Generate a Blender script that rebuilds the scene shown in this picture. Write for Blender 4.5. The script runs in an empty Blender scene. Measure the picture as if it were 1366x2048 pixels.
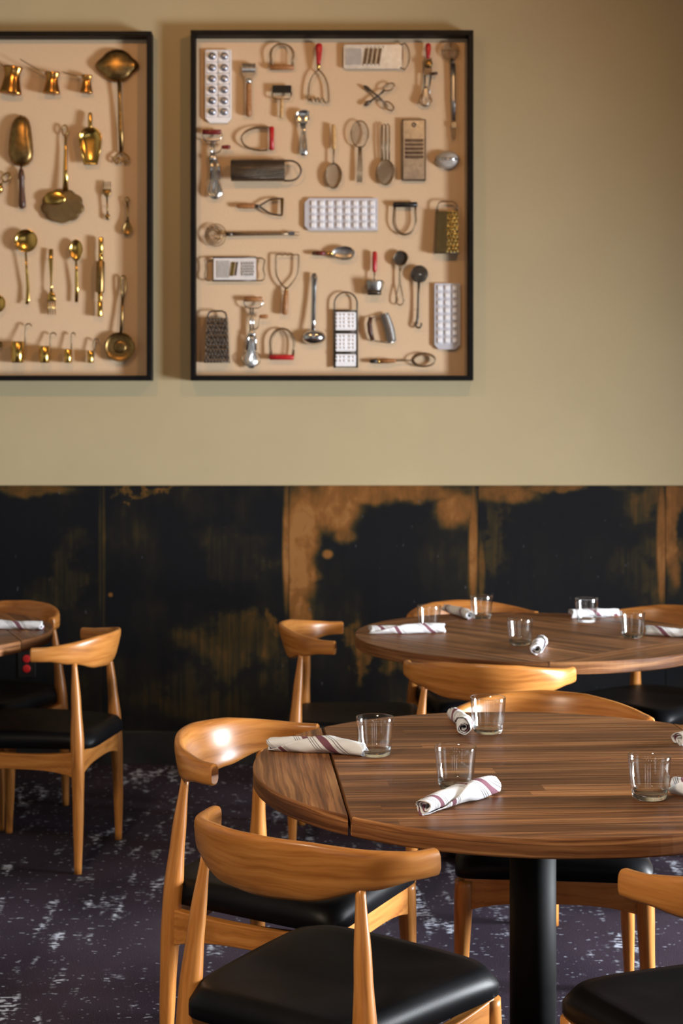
import bpy, bmesh, math, random
from mathutils import Vector, Matrix, Euler

random.seed(7)
SC = bpy.context.scene
COL = SC.collection
PI = math.pi

# ------------------------------------------------------------------ camera
F, X0, YH, CH = 3200.0, 620.0, 825.0, 1.51        # focal length in px, vanishing point, camera height
cd = bpy.data.cameras.new('camera')
cam = bpy.data.objects.new('camera', cd)
COL.objects.link(cam)
cam.location = (0, 0, CH)
cam.rotation_euler = (PI / 2, 0, 0)
cd.sensor_fit = 'VERTICAL'
cd.sensor_height = 36
cd.sensor_width = 24
cd.lens = F / 2048 * 36
cd.shift_x = (683 - X0) / 2048
cd.shift_y = -(1024 - YH) / 2048
cd.clip_start = 0.05
cd.clip_end = 60
cd.dof.use_dof = True
cd.dof.focus_distance = 3.12
cd.dof.aperture_fstop = 6.5
SC.camera = cam

# ------------------------------------------------------------------ view, world
SC.view_settings.view_transform = 'Standard'
SC.view_settings.look = 'None'
SC.view_settings.gamma = 1
SC.view_settings.exposure = 0.12
SC.view_settings.use_curve_mapping = False
SC.cycles.transparent_max_bounces = 32
w = bpy.data.worlds.new('world')
SC.world = w
w.use_nodes = True
w.node_tree.nodes['Background'].inputs[0].default_value = (0.55, 0.68, 0.9, 1)
w.node_tree.nodes['Background'].inputs[1].default_value = 0.02


def area(name, loc, target, sx, sy, power, color, shape='RECTANGLE', spread=180):
    l = bpy.data.lights.new(name, 'AREA')
    l.shape = shape
    l.size, l.size_y = sx, sy
    l.energy = power
    l.color = color
    l.spread = math.radians(spread)
    o = bpy.data.objects.new(name, l)
    COL.objects.link(o)
    o.location = loc
    o.rotation_euler = (Vector(target) - Vector(loc)).to_track_quat('-Z', 'Y').to_euler()
    return o


def spot(name, loc, target, power, color, angle, blend, radius):
    l = bpy.data.lights.new(name, 'SPOT')
    l.energy = power
    l.color = color
    l.spot_size = math.radians(angle)
    l.spot_blend = blend
    l.shadow_soft_size = radius
    o = bpy.data.objects.new(name, l)
    COL.objects.link(o)
    o.location = loc
    o.rotation_euler = (Vector(target) - Vector(loc)).to_track_quat('-Z', 'Y').to_euler()
    return o


# daylight through the two windows of the right-hand wall plus added fill strips behind the camera
RW = 4.3        # right-hand wall
BW = -3.6       # wall behind the camera
DAY = (0.90, 0.95, 1.0)
area('window_daylight', (RW + 0.12, 3.95, 1.05), (0, 3.95, 0.6), 1.1, 1.3, 300, DAY, spread=106)
area('window_daylight', (RW + 0.12, 1.0, 1.25), (0, 1.0, 1.2), 1.6, 1.7, 14, DAY)
for x in (-1.3, 0.4, 2.3):
    area('front_fill', (x, BW - 0.12, 1.55), (x, 0, 1.5), 0.4, 1.8, 9, DAY)  # added frontal fill, split narrow to give streak reflections in the glasses
# warm ceiling spots washing the wall and the shadow boxes
WARM = (1.0, 0.52, 0.18)
spot('ceiling_spot', (-1.2, 4.2, 3.75), (-0.9, 6.9, 2.3), 58, WARM, 80, 0.8, 0.05)
spot('ceiling_spot', (1.1, 4.2, 3.75), (0.35, 6.9, 2.3), 70, WARM, 80, 0.8, 0.05)
spot('ceiling_spot', (-1.1, 0.3, 3.75), (0.2, 3.2, 0.7), 500, (1.0, 0.80, 0.58), 60, 0.8, 0.3)

# ------------------------------------------------------------------ node helpers


class NT:
    def __init__(self, name):
        self.m = bpy.data.materials.new(name)
        self.m.use_nodes = True
        self.t = self.m.node_tree
        self.bsdf = self.t.nodes['Principled BSDF']

    def n(self, typ, **kw):
        nd = self.t.nodes.new(typ)
        for k, v in kw.items():
            setattr(nd, k, v)
        return nd

    def link(self, a, b):
        self.t.links.new(a, b)

    def val(self, sock, v):
        if hasattr(v, 'is_output'):
            self.link(v, sock)
        else:
            sock.default_value = v

    def math(self, op, a, b=0.0, c=0.0, clamp=False):
        nd = self.n('ShaderNodeMath', operation=op, use_clamp=clamp)
        self.val(nd.inputs[0], a)
        self.val(nd.inputs[1], b)
        if len(nd.inputs) > 2:
            self.val(nd.inputs[2], c)
        return nd.outputs[0]

    def sstep(self, lo, hi, x):
        nd = self.n('ShaderNodeMapRange', interpolation_type='SMOOTHSTEP')
        self.val(nd.inputs['Value'], x)
        nd.inputs['From Min'].default_value = lo
        nd.inputs['From Max'].default_value = hi
        return nd.outputs[0]

    def comb(self, x, y, z):
        nd = self.n('ShaderNodeCombineXYZ')
        self.val(nd.inputs[0], x)
        self.val(nd.inputs[1], y)
        self.val(nd.inputs[2], z)
        return nd.outputs[0]

    def sep(self, v):
        nd = self.n('ShaderNodeSeparateXYZ')
        self.link(v, nd.inputs[0])
        return nd.outputs

    def noise(self, vec, scale=5, detail=4, rough=0.55, dist=0.0):
        nd = self.n('ShaderNodeTexNoise')
        if vec is not None:
            self.link(vec, nd.inputs['Vector'])
        nd.inputs['Scale'].default_value = scale
        nd.inputs['Detail'].default_value = detail
        nd.inputs['Roughness'].default_value = rough
        nd.inputs['Distortion'].default_value = dist
        return nd.outputs[0]

    def ramp(self, fac, stops, interp='LINEAR'):
        nd = self.n('ShaderNodeValToRGB')
        self.val(nd.inputs[0], fac)
        cr = nd.color_ramp
        cr.interpolation = interp
        while len(cr.elements) < len(stops):
            cr.elements.new(0.5)
        for e, (p, c) in zip(cr.elements, stops):
            e.position = p
            e.color = (*c, 1)
        return nd.outputs[0]

    def mix(self, fac, a, b, blend='MIX'):
        nd = self.n('ShaderNodeMix', data_type='RGBA', blend_type=blend)
        self.val(nd.inputs[0], fac)
        for s, v in ((nd.inputs[6], a), (nd.inputs[7], b)):
            if isinstance(v, tuple):
                s.default_value = (*v, 1)
            else:
                self.link(v, s)
        return nd.outputs[2]

    def coord(self, which='Object'):
        return self.n('ShaderNodeTexCoord').outputs[which]

    def rnd(self):
        return self.n('ShaderNodeObjectInfo').outputs['Random']

    def bump(self, h, strength=0.2, dist=0.002):
        nd = self.n('ShaderNodeBump')
        nd.inputs['Strength'].default_value = strength
        nd.inputs['Distance'].default_value = dist
        self.link(h, nd.inputs['Height'])
        self.link(nd.outputs[0], self.bsdf.inputs['Normal'])

    def set(self, **kw):
        for k, v in kw.items():
            s = self.bsdf.inputs[k.replace('_', ' ')]
            if isinstance(v, tuple) and len(v) == 3:
                v = (*v, 1)
            self.val(s, v)
        return self


M = {}


def simple(key, base, rough=0.5, metal=0.0, var=0.12, scale=30, **kw):
    """Plain paint, metal or plastic with a little procedural unevenness."""
    t = NT(key)
    f = t.noise(t.coord(), scale, 3)
    lo = tuple(max(0, c * (1 - var)) for c in base)
    hi = tuple(min(1, c * (1 + var)) for c in base)
    t.set(Base_Color=t.ramp(f, [(0.3, lo), (0.7, hi)]), Metallic=metal)
    t.set(Roughness=t.math('MULTIPLY_ADD', f, 0.12, rough - 0.06))
    for k, v in kw.items():
        t.set(**{k: v})
    M[key] = t.m
    return t


# paint, plaster, frames
simple('wall_paint', (0.45, 0.375, 0.225), 0.75, 0, 0.03, 3)
simple('plain_plaster', (0.30, 0.27, 0.22), 0.8, 0, 0.03, 3)
simple('ceiling_paint', (0.25, 0.23, 0.2), 0.8, 0, 0.03, 3)
simple('frame_black', (0.006, 0.0055, 0.0055), 0.5, 0, 0.2, 20, Specular_IOR_Level=0.12)
simple('linen_board', (0.66, 0.485, 0.315), 0.9, 0, 0.03, 120)
simple('black_metal', (0.005, 0.005, 0.005), 0.6, 0, 0.2, 15, Specular_IOR_Level=0.1)
simple('base_metal', (0.008, 0.008, 0.008), 0.5, 0.0, 0.3, 8)
# utensil metals
simple('brass', (0.62, 0.39, 0.105), 0.19, 1, 0.1, 25)
simple('brass_worn', (0.27, 0.165, 0.06), 0.34, 1, 0.25, 60)
simple('copper_brass', (0.46, 0.225, 0.06), 0.2, 1, 0.15, 25)
simple('steel', (0.62, 0.61, 0.60), 0.2, 1, 0.08, 25)
simple('steel_dull', (0.40, 0.385, 0.37), 0.36, 1, 0.15, 60)
simple('iron_dark', (0.11, 0.09, 0.075), 0.4, 0.9, 0.35, 50)
simple('wire_aged', (0.26, 0.185, 0.115), 0.4, 0.85, 0.25, 60)
simple('tin_white', (0.86, 0.87, 0.91), 0.4, 0.0, 0.04, 30)
simple('steel_glare', (0.80, 0.80, 0.82), 0.5, 0.35, 0.06, 40)  # pale, barely metallic; a window's reflection put into the colour
simple('steel_blued', (0.56, 0.60, 0.64), 0.42, 0.6, 0.12, 40)
simple('tin_gap_shade', (0.55, 0.56, 0.63), 0.5, 0.2, 0.05, 30)  # darkened tin, paints the shadow lines between square tray pockets
simple('tin_shade', (0.40, 0.41, 0.47), 0.32, 0.9, 0.05, 30)
simple('red_lacquer', (0.42, 0.012, 0.016), 0.3, 0, 0.2, 30)
simple('dark_red_lacquer', (0.16, 0.012, 0.012), 0.3, 0, 0.2, 30)
simple('black_lacquer', (0.01, 0.009, 0.009), 0.35, 0, 0.2, 30)
simple('utensil_wood', (0.33, 0.145, 0.05), 0.45, 0, 0.3, 90)
simple('utensil_wood_pale', (0.52, 0.32, 0.13), 0.5, 0, 0.25, 90)
simple('utensil_wood_dark', (0.07, 0.026, 0.014), 0.4, 0, 0.3, 90)
simple('red_plastic', (0.55, 0.02, 0.02), 0.35, 0, 0.1, 30)
simple('outlet_black', (0.012, 0.012, 0.012), 0.3, 0, 0.1, 30)


def leather():
    t = NT('black_leather')
    v = t.n('ShaderNodeTexVoronoi')
    v.inputs['Scale'].default_value = 450
    t.link(t.coord(), v.inputs['Vector'])
    f = t.noise(t.coord(), 6, 3)
    t.set(Base_Color=t.ramp(f, [(0.3, (0.003, 0.003, 0.0035)), (0.7, (0.006, 0.006, 0.007))]))
    t.set(Roughness=t.math('MULTIPLY_ADD', f, 0.12, 0.40), Specular_IOR_Level=0.13)
    t.bump(v.outputs['Distance'], 0.12, 0.0006)
    M['leather'] = t.m


leather()


def oak():
    t = NT('honey_oak')
    s = t.sep(t.coord('UV'))
    off = t.math('MULTIPLY', t.rnd(), 37)
    wob = t.noise(t.comb(t.math('MULTIPLY', s[0], 4), t.math('MULTIPLY', s[1], 6), off), 1, 3)
    v = t.math('ADD', s[1], t.math('MULTIPLY', wob, 0.05))
    g = t.noise(t.comb(t.math('MULTIPLY', s[0], 5), t.math('MULTIPLY', v, 75), off), 1, 5, 0.6)
    fine = t.noise(t.comb(t.math('MULTIPLY', s[0], 20), t.math('MULTIPLY', v, 420), off), 1, 3)
    big = t.noise(t.comb(t.math('MULTIPLY', s[0], 6), t.math('MULTIPLY', s[1], 9), off), 1, 2)
    c = t.ramp(g, [(0.3, (0.31, 0.108, 0.021)), (0.5, (0.49, 0.190, 0.042)), (0.72, (0.60, 0.262, 0.070))])
    c = t.mix(t.math('MULTIPLY', fine, 0.3), c, (0.27, 0.095, 0.018))
    c = t.mix(t.sstep(0.6, 0.8, big), c, (0.27, 0.095, 0.018))
    t.set(Base_Color=c, Roughness=0.32, Coat_Weight=0.12, Coat_Roughness=0.3, Specular_IOR_Level=0.35)
    t.bump(g, 0.05, 0.001)
    M['oak'] = t.m


oak()


def walnut():
    t = NT('walnut')
    s = t.sep(t.coord('UV'))
    off = t.math('MULTIPLY', t.rnd(), 53)
    strip = t.math('FLOOR', t.math('DIVIDE', s[1], 0.052))
    wn = t.n('ShaderNodeTexWhiteNoise', noise_dimensions='2D')
    t.link(t.comb(strip, off, 0), wn.inputs['Vector'])
    shift = t.math('MULTIPLY', wn.outputs['Value'], 1.0)
    piece = t.math('FLOOR', t.math('DIVIDE', t.math('ADD', s[0], shift), 1.7))
    wn2 = t.n('ShaderNodeTexWhiteNoise', noise_dimensions='3D')
    t.link(t.comb(strip, piece, off), wn2.inputs['Vector'])
    r = wn2.outputs['Value']
    zoff = t.math('ADD', off, t.math('MULTIPLY', r, 91))
    wob = t.noise(t.comb(t.math('MULTIPLY', s[0], 3.0), t.math('MULTIPLY', s[1], 9), zoff), 1, 3)
    v = t.math('ADD', s[1], t.math('MULTIPLY', wob, 0.03))
    g = t.noise(t.comb(t.math('MULTIPLY', s[0], 2.2), t.math('MULTIPLY', v, 85), zoff), 1, 6, 0.62)
    fine = t.noise(t.comb(t.math('MULTIPLY', s[0], 14), t.math('MULTIPLY', v, 500), zoff), 1, 3)
    c = t.ramp(g, [(0.30, (0.06, 0.025, 0.011)), (0.44, (0.18, 0.072, 0.028)), (0.56, (0.34, 0.15, 0.058)),
                   (0.72, (0.56, 0.29, 0.12))])
    tone = t.ramp(r, [(0.0, (0.5, 0.45, 0.43)), (0.4, (0.9, 0.88, 0.86)), (0.75, (1.1, 1.07, 1.04)), (1.0, (1.25, 1.2, 1.12))])
    c = t.mix(1.0, c, tone, 'MULTIPLY')
    c = t.mix(t.math('MULTIPLY', fine, 0.35), c, (0.04, 0.017, 0.008))
    e = t.math('FRACT', t.math('DIVIDE', s[1], 0.052))
    line = t.math('LESS_THAN', e, 0.02)
    c = t.mix(t.math('MULTIPLY', line, 0.5), c, (0.02, 0.009, 0.005))
    t.set(Base_Color=c, Roughness=t.math('MULTIPLY_ADD', g, 0.16, 0.36), Specular_IOR_Level=0.2)
    t.bump(fine, 0.06, 0.0006)
    M['walnut'] = t.m


walnut()


def glass():
    """Thin tumbler wall: clear, with a Fresnel sheen; the heavy base is solid refracting glass."""
    t = NT('clear_glass')
    out = t.t.nodes['Material Output']
    t.t.nodes.remove(t.bsdf)
    lw = t.n('ShaderNodeLayerWeight')
    lw.inputs['Blend'].default_value = 0.5
    tr = t.n('ShaderNodeBsdfTransparent')
    tr.inputs['Color'].default_value = (0.985, 0.99, 0.985, 1)
    gl = t.n('ShaderNodeBsdfGlossy')
    gl.inputs['Roughness'].default_value = 0.02
    fr = t.math('MULTIPLY_ADD', t.math('POWER', lw.outputs['Facing'], 3.0), 0.9, 0.06)
    mx = t.n('ShaderNodeMixShader')
    t.link(fr, mx.inputs[0])
    t.link(tr.outputs[0], mx.inputs[1])
    t.link(gl.outputs[0], mx.inputs[2])
    t.link(mx.outputs[0], out.inputs['Surface'])
    M['glass'] = t.m
    t = NT('solid_glass')
    t.set(Base_Color=(0.97, 0.99, 0.98), Roughness=0.0, IOR=1.45, Transmission_Weight=1.0)
    M['glass_solid'] = t.m


glass()


def cloth():
    t = NT('striped_linen')
    s = t.sep(t.coord('UV'))
    wv = t.math('ADD', t.math('MULTIPLY', s[0], 0.80), t.math('MULTIPLY', s[1], 0.62))
    ph = t.math('MULTIPLY', t.math('FRACT', t.math('DIVIDE', t.math('ADD', wv, t.math('MULTIPLY', t.rnd(), 0.1)), 0.098)), 0.098)

    def band(c, hw):
        return t.math('LESS_THAN', t.math('ABSOLUTE', t.math('SUBTRACT', ph, c)), hw)
    thin = None
    for c in (0.020, 0.0245, 0.029, 0.054, 0.0585):
        b = band(c, 0.0006)
        thin = b if thin is None else t.math('MAXIMUM', thin, b)
    weave = t.noise(t.comb(t.math('MULTIPLY', s[0], 1600), t.math('MULTIPLY', s[1], 1600), 0), 1, 1)
    fold = t.noise(t.comb(t.math('MULTIPLY', s[0], 40), t.math('MULTIPLY', s[1], 60), t.rnd()), 1, 3)
    c = t.ramp(weave, [(0.2, (0.75, 0.76, 0.79)), (0.8, (0.85, 0.86, 0.89))])
    c = t.mix(band(0.0415, 0.0062), c, (0.20, 0.075, 0.105))
    c = t.mix(thin, c, (0.07, 0.045, 0.06))
    t.set(Base_Color=c, Roughness=0.9)
    t.bump(t.math('ADD', t.math('MULTIPLY', weave, 0.06), fold), 0.5, 0.0028)
    M['cloth'] = t.m


cloth()


def carpet():
    t = NT('distressed_carpet')
    p = t.sep(t.coord())
    x, y = p[0], p[1]
    patch = t.noise(t.comb(t.math('MULTIPLY', x, 5.0), t.math('MULTIPLY', y, 2.6), 3.1), 1, 3, 0.55)
    col = t.noise(t.comb(t.math('MULTIPLY', x, 22), t.math('MULTIPLY', y, 5.0), 9.7), 1, 2, 0.5)
    dash = t.noise(t.comb(t.math('MULTIPLY', x, 42), t.math('MULTIPLY', y, 80), 1.7), 1, 2, 0.5)
    fleck = t.math('MULTIPLY', t.sstep(0.50, 0.58, dash), t.sstep(0.545, 0.63, t.math('ADD', t.math('MULTIPLY', patch, 0.5), t.math('MULTIPLY', col, 0.5))))
    fleck = t.math('MAXIMUM', fleck, t.math('MULTIPLY', t.sstep(0.675, 0.71, dash), 0.6))
    pile = t.noise(t.comb(t.math('MULTIPLY', x, 330), t.math('MULTIPLY', y, 420), 0), 1, 2)
    tone = t.noise(t.comb(t.math('MULTIPLY', x, 2.0), t.math('MULTIPLY', y, 1.2), 5), 1, 3)
    base = t.ramp(tone, [(0.3, (0.020, 0.015, 0.022)), (0.7, (0.050, 0.037, 0.050))])
    base = t.mix(t.math('MULTIPLY', t.sstep(0.4, 0.75, pile), 0.35), base, (0.11, 0.09, 0.115))
    c = t.mix(t.math('MULTIPLY', fleck, t.math('MULTIPLY_ADD', pile, 0.9, 0.35, clamp=True)), base, (0.56, 0.60, 0.70))
    t.set(Base_Color=c, Roughness=1.0, Specular_IOR_Level=0.0)
    t.bump(pile, 0.6, 0.004)
    M['carpet'] = t.m


carpet()


def perforated(key, base, hole, scale, rough, metal=1.0, r=0.28, sx=1.0, bump=0.7):
    """Sheet metal with rows of punched teeth."""
    t = NT(key)
    p = t.sep(t.coord())
    v = t.n('ShaderNodeTexVoronoi', voronoi_dimensions='2D')
    v.inputs['Randomness'].default_value = 0.12
    v.inputs['Scale'].default_value = scale
    u = t.math('ADD', t.math('MULTIPLY', p[0], sx), t.math('MULTIPLY', p[2], 0.5))
    t.link(t.comb(u, t.math('MULTIPLY', p[2], 0.9), 0), v.inputs['Vector'])
    d = v.outputs['Distance']
    h = t.sstep(r + 0.08, r - 0.05, d)
    f = t.noise(t.coord(), 40, 3)
    b = t.ramp(f, [(0.3, tuple(c * 0.8 for c in base)), (0.7, base)])
    t.set(Base_Color=t.mix(h, b, hole), Metallic=t.math('MULTIPLY', t.math('SUBTRACT', 1.0, t.math('MULTIPLY', h, 0.6)), metal), Roughness=rough)
    t.bump(t.sstep(0.55, 0.1, d), bump, 0.003)
    M[key] = t.m


perforated('steel_punched', (0.70, 0.69, 0.69), (0.30, 0.22, 0.13), 150, 0.45, 0.5)
perforated('steel_toothed', (0.70, 0.69, 0.68), (0.12, 0.10, 0.09), 95, 0.45, 0.5, r=0.33)
perforated('tin_dark_punched', (0.17, 0.135, 0.10), (0.03, 0.022, 0.018), 120, 0.34)
perforated('iron_toothed', (0.20, 0.17, 0.145), (0.035, 0.03, 0.026), 75, 0.36, r=0.22)
perforated('brass_punched', (0.26, 0.18, 0.07), (0.05, 0.034, 0.014), 240, 0.34)
perforated('brass_toothed', (0.62, 0.43, 0.13), (0.06, 0.04, 0.015), 68, 0.24, r=0.24)
perforated('brass_pierced', (0.30, 0.185, 0.07), (0.05, 0.03, 0.015), 200, 0.38)
perforated('mesh_wire', (0.34, 0.235, 0.14), (0.52, 0.385, 0.25), 260, 0.6, 0.15, r=0.36)
perforated('sieve_dark', (0.13, 0.11, 0.09), (0.03, 0.026, 0.022), 230, 0.4)


def patina(key, spots, lx, seed):
    """Blackened metal sheet; spots = (px, py, rx, ry, strength) rusty areas, px units of 2.156 mm on the wall."""
    t = NT(key)
    p = t.sep(t.coord())
    k = 6.9 / F
    qx = t.math('MULTIPLY_ADD', p[0], 1 / k, lx)
    qy = t.math('MULTIPLY_ADD', p[2], -1 / k, 1462)
    n1 = t.noise(t.comb(t.math('MULTIPLY', p[0], 5), t.math('MULTIPLY', p[2], 5), seed), 1, 5, 0.6)
    n2 = t.noise(t.comb(t.math('MULTIPLY', p[0], 5), t.math('MULTIPLY', p[2], 5), seed + 9), 1, 5, 0.6)
    streak = t.noise(t.comb(t.math('MULTIPLY', p[0], 45), t.math('MULTIPLY', p[2], 2.5), seed), 1, 4, 0.6)
    n3 = t.noise(t.comb(t.math('MULTIPLY', p[0], 11), t.math('MULTIPLY', p[2], 7), seed + 21), 1, 6, 0.62, 0.6)
    bx_ = t.math('ADD', qx, t.math('MULTIPLY', t.math('SUBTRACT', n1, 0.5), 230))
    by_ = t.math('ADD', qy, t.math('MULTIPLY', t.math('SUBTRACT', n2, 0.5), 230))
    wx = t.math('ADD', qx, t.math('MULTIPLY', t.math('SUBTRACT', n1, 0.5), 60))
    wy = t.math('ADD', qy, t.math('MULTIPLY', t.math('SUBTRACT', n2, 0.5), 60))
    tot = None
    for (cx, cy, rx, ry, s) in spots:
        ux = qx if rx < 16 else wx
        uy = qy if (ry < 16 and rx < 16) else wy
        if s < 0.45 and rx > 16:
            ux, uy = bx_, by_
        dx = t.math('DIVIDE', t.math('SUBTRACT', ux, cx), rx)
        dy = t.math('DIVIDE', t.math('SUBTRACT', uy, cy), ry)
        d = t.math('SQRT', t.math('ADD', t.math('MULTIPLY', dx, dx), t.math('MULTIPLY', dy, dy)))
        mk = t.math('MULTIPLY', t.sstep(1.3, 0.5, d), s if s > 0.45 or rx < 16 else t.math('MULTIPLY', s, t.math('MULTIPLY_ADD', streak, 1.8, 0.1)))
        tot = mk if tot is None else t.math('MAXIMUM', tot, mk)
    f = t.math('MULTIPLY', tot, t.math('MULTIPLY_ADD', streak, 0.3, t.math('MULTIPLY_ADD', n3, 1.5, 0.1)))
    amb = t.noise(t.comb(t.math('MULTIPLY', p[0], 3), t.math('MULTIPLY', p[2], 2.2), seed + 4), 1, 4, 0.6)
    f = t.math('ADD', f, t.math('MULTIPLY', t.sstep(0.45, 0.8, amb), t.math('MULTIPLY_ADD', streak, 0.5, 0.08)))
    c = t.ramp(f, [(0.0, (0.006, 0.0065, 0.0085)), (0.16, (0.012, 0.011, 0.009)), (0.34, (0.036, 0.026, 0.010)),
                   (0.55, (0.095, 0.045, 0.012)), (0.85, (0.19, 0.078, 0.020)), (1.0, (0.26, 0.118, 0.036))])
    scr = t.noise(t.comb(t.math('MULTIPLY', p[0], 60), t.math('MULTIPLY', p[2], 22), seed + 2), 1, 2, 0.5)
    c = t.mix(t.math('MULTIPLY', t.sstep(0.73, 0.8, scr), 0.5), c, (0.12, 0.13, 0.16))
    t.set(Base_Color=c, Metallic=0.0, Roughness=t.math('MULTIPLY_ADD', streak, 0.25, 0.42), Specular_IOR_Level=0.13)
    M[key] = t.m


# ------------------------------------------------------------------ mesh builder


class MB:
    """Collects shapes; build() links them as ONE mesh object. tf maps authoring coordinates to local metres."""

    def __init__(self, tf=None):
        self.v, self.f, self.uv, self.sm = [], [], [], []
        self.tf = tf

    def add(self, verts, faces, uvs=None, smooth=True):
        o = len(self.v)
        self.v += [tuple(p) for p in verts]
        for i, f in enumerate(faces):
            self.f.append([o + k for k in f])
            self.uv.append(uvs[i] if uvs else [(0, 0)] * len(f))
            self.sm.append(smooth)

    def box(self, a, b, smooth=False):
        (x0, y0, z0), (x1, y1, z1) = a, b
        v = [(x0, y0, z0), (x1, y0, z0), (x1, y1, z0), (x0, y1, z0), (x0, y0, z1), (x1, y0, z1), (x1, y1, z1), (x0, y1, z1)]
        f = [(0, 3, 2, 1), (4, 5, 6, 7), (0, 1, 5, 4), (1, 2, 6, 5), (2, 3, 7, 6), (3, 0, 4, 7)]
        self.add(v, f, [[(v[i][0] + v[i][1], v[i][2]) for i in q] for q in f], smooth)

    def tube(self, pts, r, seg=10, closed=False, caps=True, flat=1.0, up=(0, 0, 1), vscale=1.0):
        """Sweep an ellipse (r along the side axis, r*flat along the other) through pts; r may be a list."""
        P = [Vector(p) for p in pts]
        n = len(P)
        R = list(r) if isinstance(r, (list, tuple)) else [r] * n
        verts, faces, uvs = [], [], []
        side = None
        L = 0
        us = []
        for i in range(n):
            if closed:
                tg = P[(i + 1) % n] - P[i - 1]
            else:
                tg = P[min(i + 1, n - 1)] - P[max(i - 1, 0)]
            tg.normalize()
            if side is None:
                u = Vector(up)
                if abs(tg.dot(u)) > 0.95:
                    u = Vector((1, 0, 0)) if abs(tg.x) < 0.9 else Vector((0, 1, 0))
                side = tg.cross(u).normalized()
            else:
                side = (side - tg * side.dot(tg)).normalized()
            oth = side.cross(tg).normalized()
            if i:
                L += (P[i] - P[i - 1]).length
            us.append(L)
            for k in range(seg):
                a = 2 * PI * k / seg
                verts.append(P[i] + side * (R[i] * math.cos(a)) + oth * (R[i] * flat * math.sin(a)))
        rm = max(R) * vscale
        m = n if closed else n - 1
        for i in range(m):
            j = (i + 1) % n
            u1 = us[i + 1] if i + 1 < n else us[i] + (P[0] - P[i]).length
            for k in range(seg):
                q = (k + 1) % seg
                faces.append((i * seg + k, i * seg + q, j * seg + q, j * seg + k))
                v0, v1 = 2 * PI * k / seg * rm, 2 * PI * (k + 1) / seg * rm
                uvs.append([(us[i], v0), (us[i], v1), (u1, v1), (u1, v0)])
        if caps and not closed:
            faces.append(tuple(reversed(range(seg))))
            uvs.append([(0.01 * math.cos(k), 0.01 * math.sin(k)) for k in range(seg)])
            faces.append(tuple((n - 1) * seg + k for k in range(seg)))
            uvs.append([(0.01 * math.cos(k), 0.01 * math.sin(k)) for k in range(seg)])
        self.add(verts, faces, uvs)

    def lathe(self, p0, p1, prof, seg=20, flat=1.0, up=(0, 0, 1)):
        """Turned shape about the axis p0-p1; prof = (t, r)."""
        a, b = Vector(p0), Vector(p1)
        pts = []
        # repeated t values give sharp steps
        last = None
        for t, r in prof:
            if last is not None and t <= last:
                t = last + 1e-4
            last = t
            pts.append((a.lerp(b, t), max(r, 1e-4)))
        tg = (b - a).normalized()
        u = Vector(up)
        if abs(tg.dot(u)) > 0.95:
            u = Vector((1, 0, 0))
        side = tg.cross(u).normalized()
        oth = side.cross(tg).normalized()
        verts, faces, uvs = [], [], []
        Ln = (b - a).length
        for (p, r) in pts:
            for k in range(seg):
                an = 2 * PI * k / seg
                verts.append(p + side * (r * math.cos(an)) + oth * (r * flat * math.sin(an)))
        for i in range(len(pts) - 1):
            for k in range(seg):
                q = (k + 1) % seg
                faces.append((i * seg + k, i * seg + q, (i + 1) * seg + q, (i + 1) * seg + k))
                rm = max(r for _, r in pts)
                uvs.append([(prof[i][0] * Ln, k / seg * 6.28 * rm), (prof[i][0] * Ln, (k + 1) / seg * 6.28 * rm),
                            (prof[i + 1][0] * Ln, (k + 1) / seg * 6.28 * rm), (prof[i + 1][0] * Ln, k / seg * 6.28 * rm)])
        faces.append(tuple(reversed(range(seg))))
        uvs.append([(0, 0)] * seg)
        faces.append(tuple((len(pts) - 1) * seg + k for k in range(seg)))
        uvs.append([(0, 0)] * seg)
        self.add(verts, faces, uvs)

    def build(self, name, material, parent=None, loc=None, bevel=0.0, sub=0):
        me = bpy.data.meshes.new(name)
        vs = [self.tf(p) for p in self.v] if self.tf else self.v
        me.from_pydata([tuple(p) for p in vs], [], self.f)
        uvl = me.uv_layers.new(name='UVMap')
        k = 0
        for f in self.uv:
            for q in f:
                uvl.data[k].uv = q[:2]
                k += 1
        me.polygons.foreach_set('use_smooth', self.sm)
        bm = bmesh.new()
        bm.from_mesh(me)
        bmesh.ops.recalc_face_normals(bm, faces=bm.faces)
        bm.to_mesh(me)
        bm.free()
        me.materials.append(M[material])
        o = bpy.data.objects.new(name, me)
        COL.objects.link(o)
        if parent:
            o.parent = parent
        if loc:
            o.location = loc
        if bevel:
            b = o.modifiers.new('bevel', 'BEVEL')
            b.width = bevel
            b.segments = 3
            b.limit_method = 'ANGLE'
            b.angle_limit = math.radians(40)
        if sub:
            s = o.modifiers.new('subdivision', 'SUBSURF')
            s.levels = s.render_levels = sub
        return o


def tag(o, label=None, cat=None, group=None, kind=None):
    if label:
        o['label'] = label
    if cat:
        o['category'] = cat
    if group:
        o['group'] = group
    if kind:
        o['kind'] = kind
    return o


def empty(name, loc, rz=0.0):
    o = bpy.data.objects.new(name, None)
    COL.objects.link(o)
    o.empty_display_size = 0.05
    o.location = loc
    o.rotation_euler = (0, 0, rz)
    return o


def copy_tree(o, parent=None):
    c = o.copy()
    COL.objects.link(c)
    if parent:
        c.parent = parent
    for ch in list(o.children):
        copy_tree(ch, c)
    return c


def struct(name, mb, m, **kw):
    return tag(mb.build(name, m, **kw), kind='structure')


# ------------------------------------------------------------------ the room
WY = 6.9
CZ = 3.95
LX = -3.4


def sbox(name, a, b, m, bevel=0.0):
    mb = MB()
    mb.box(a, b)
    return struct(name, mb, m, bevel=bevel)


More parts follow.
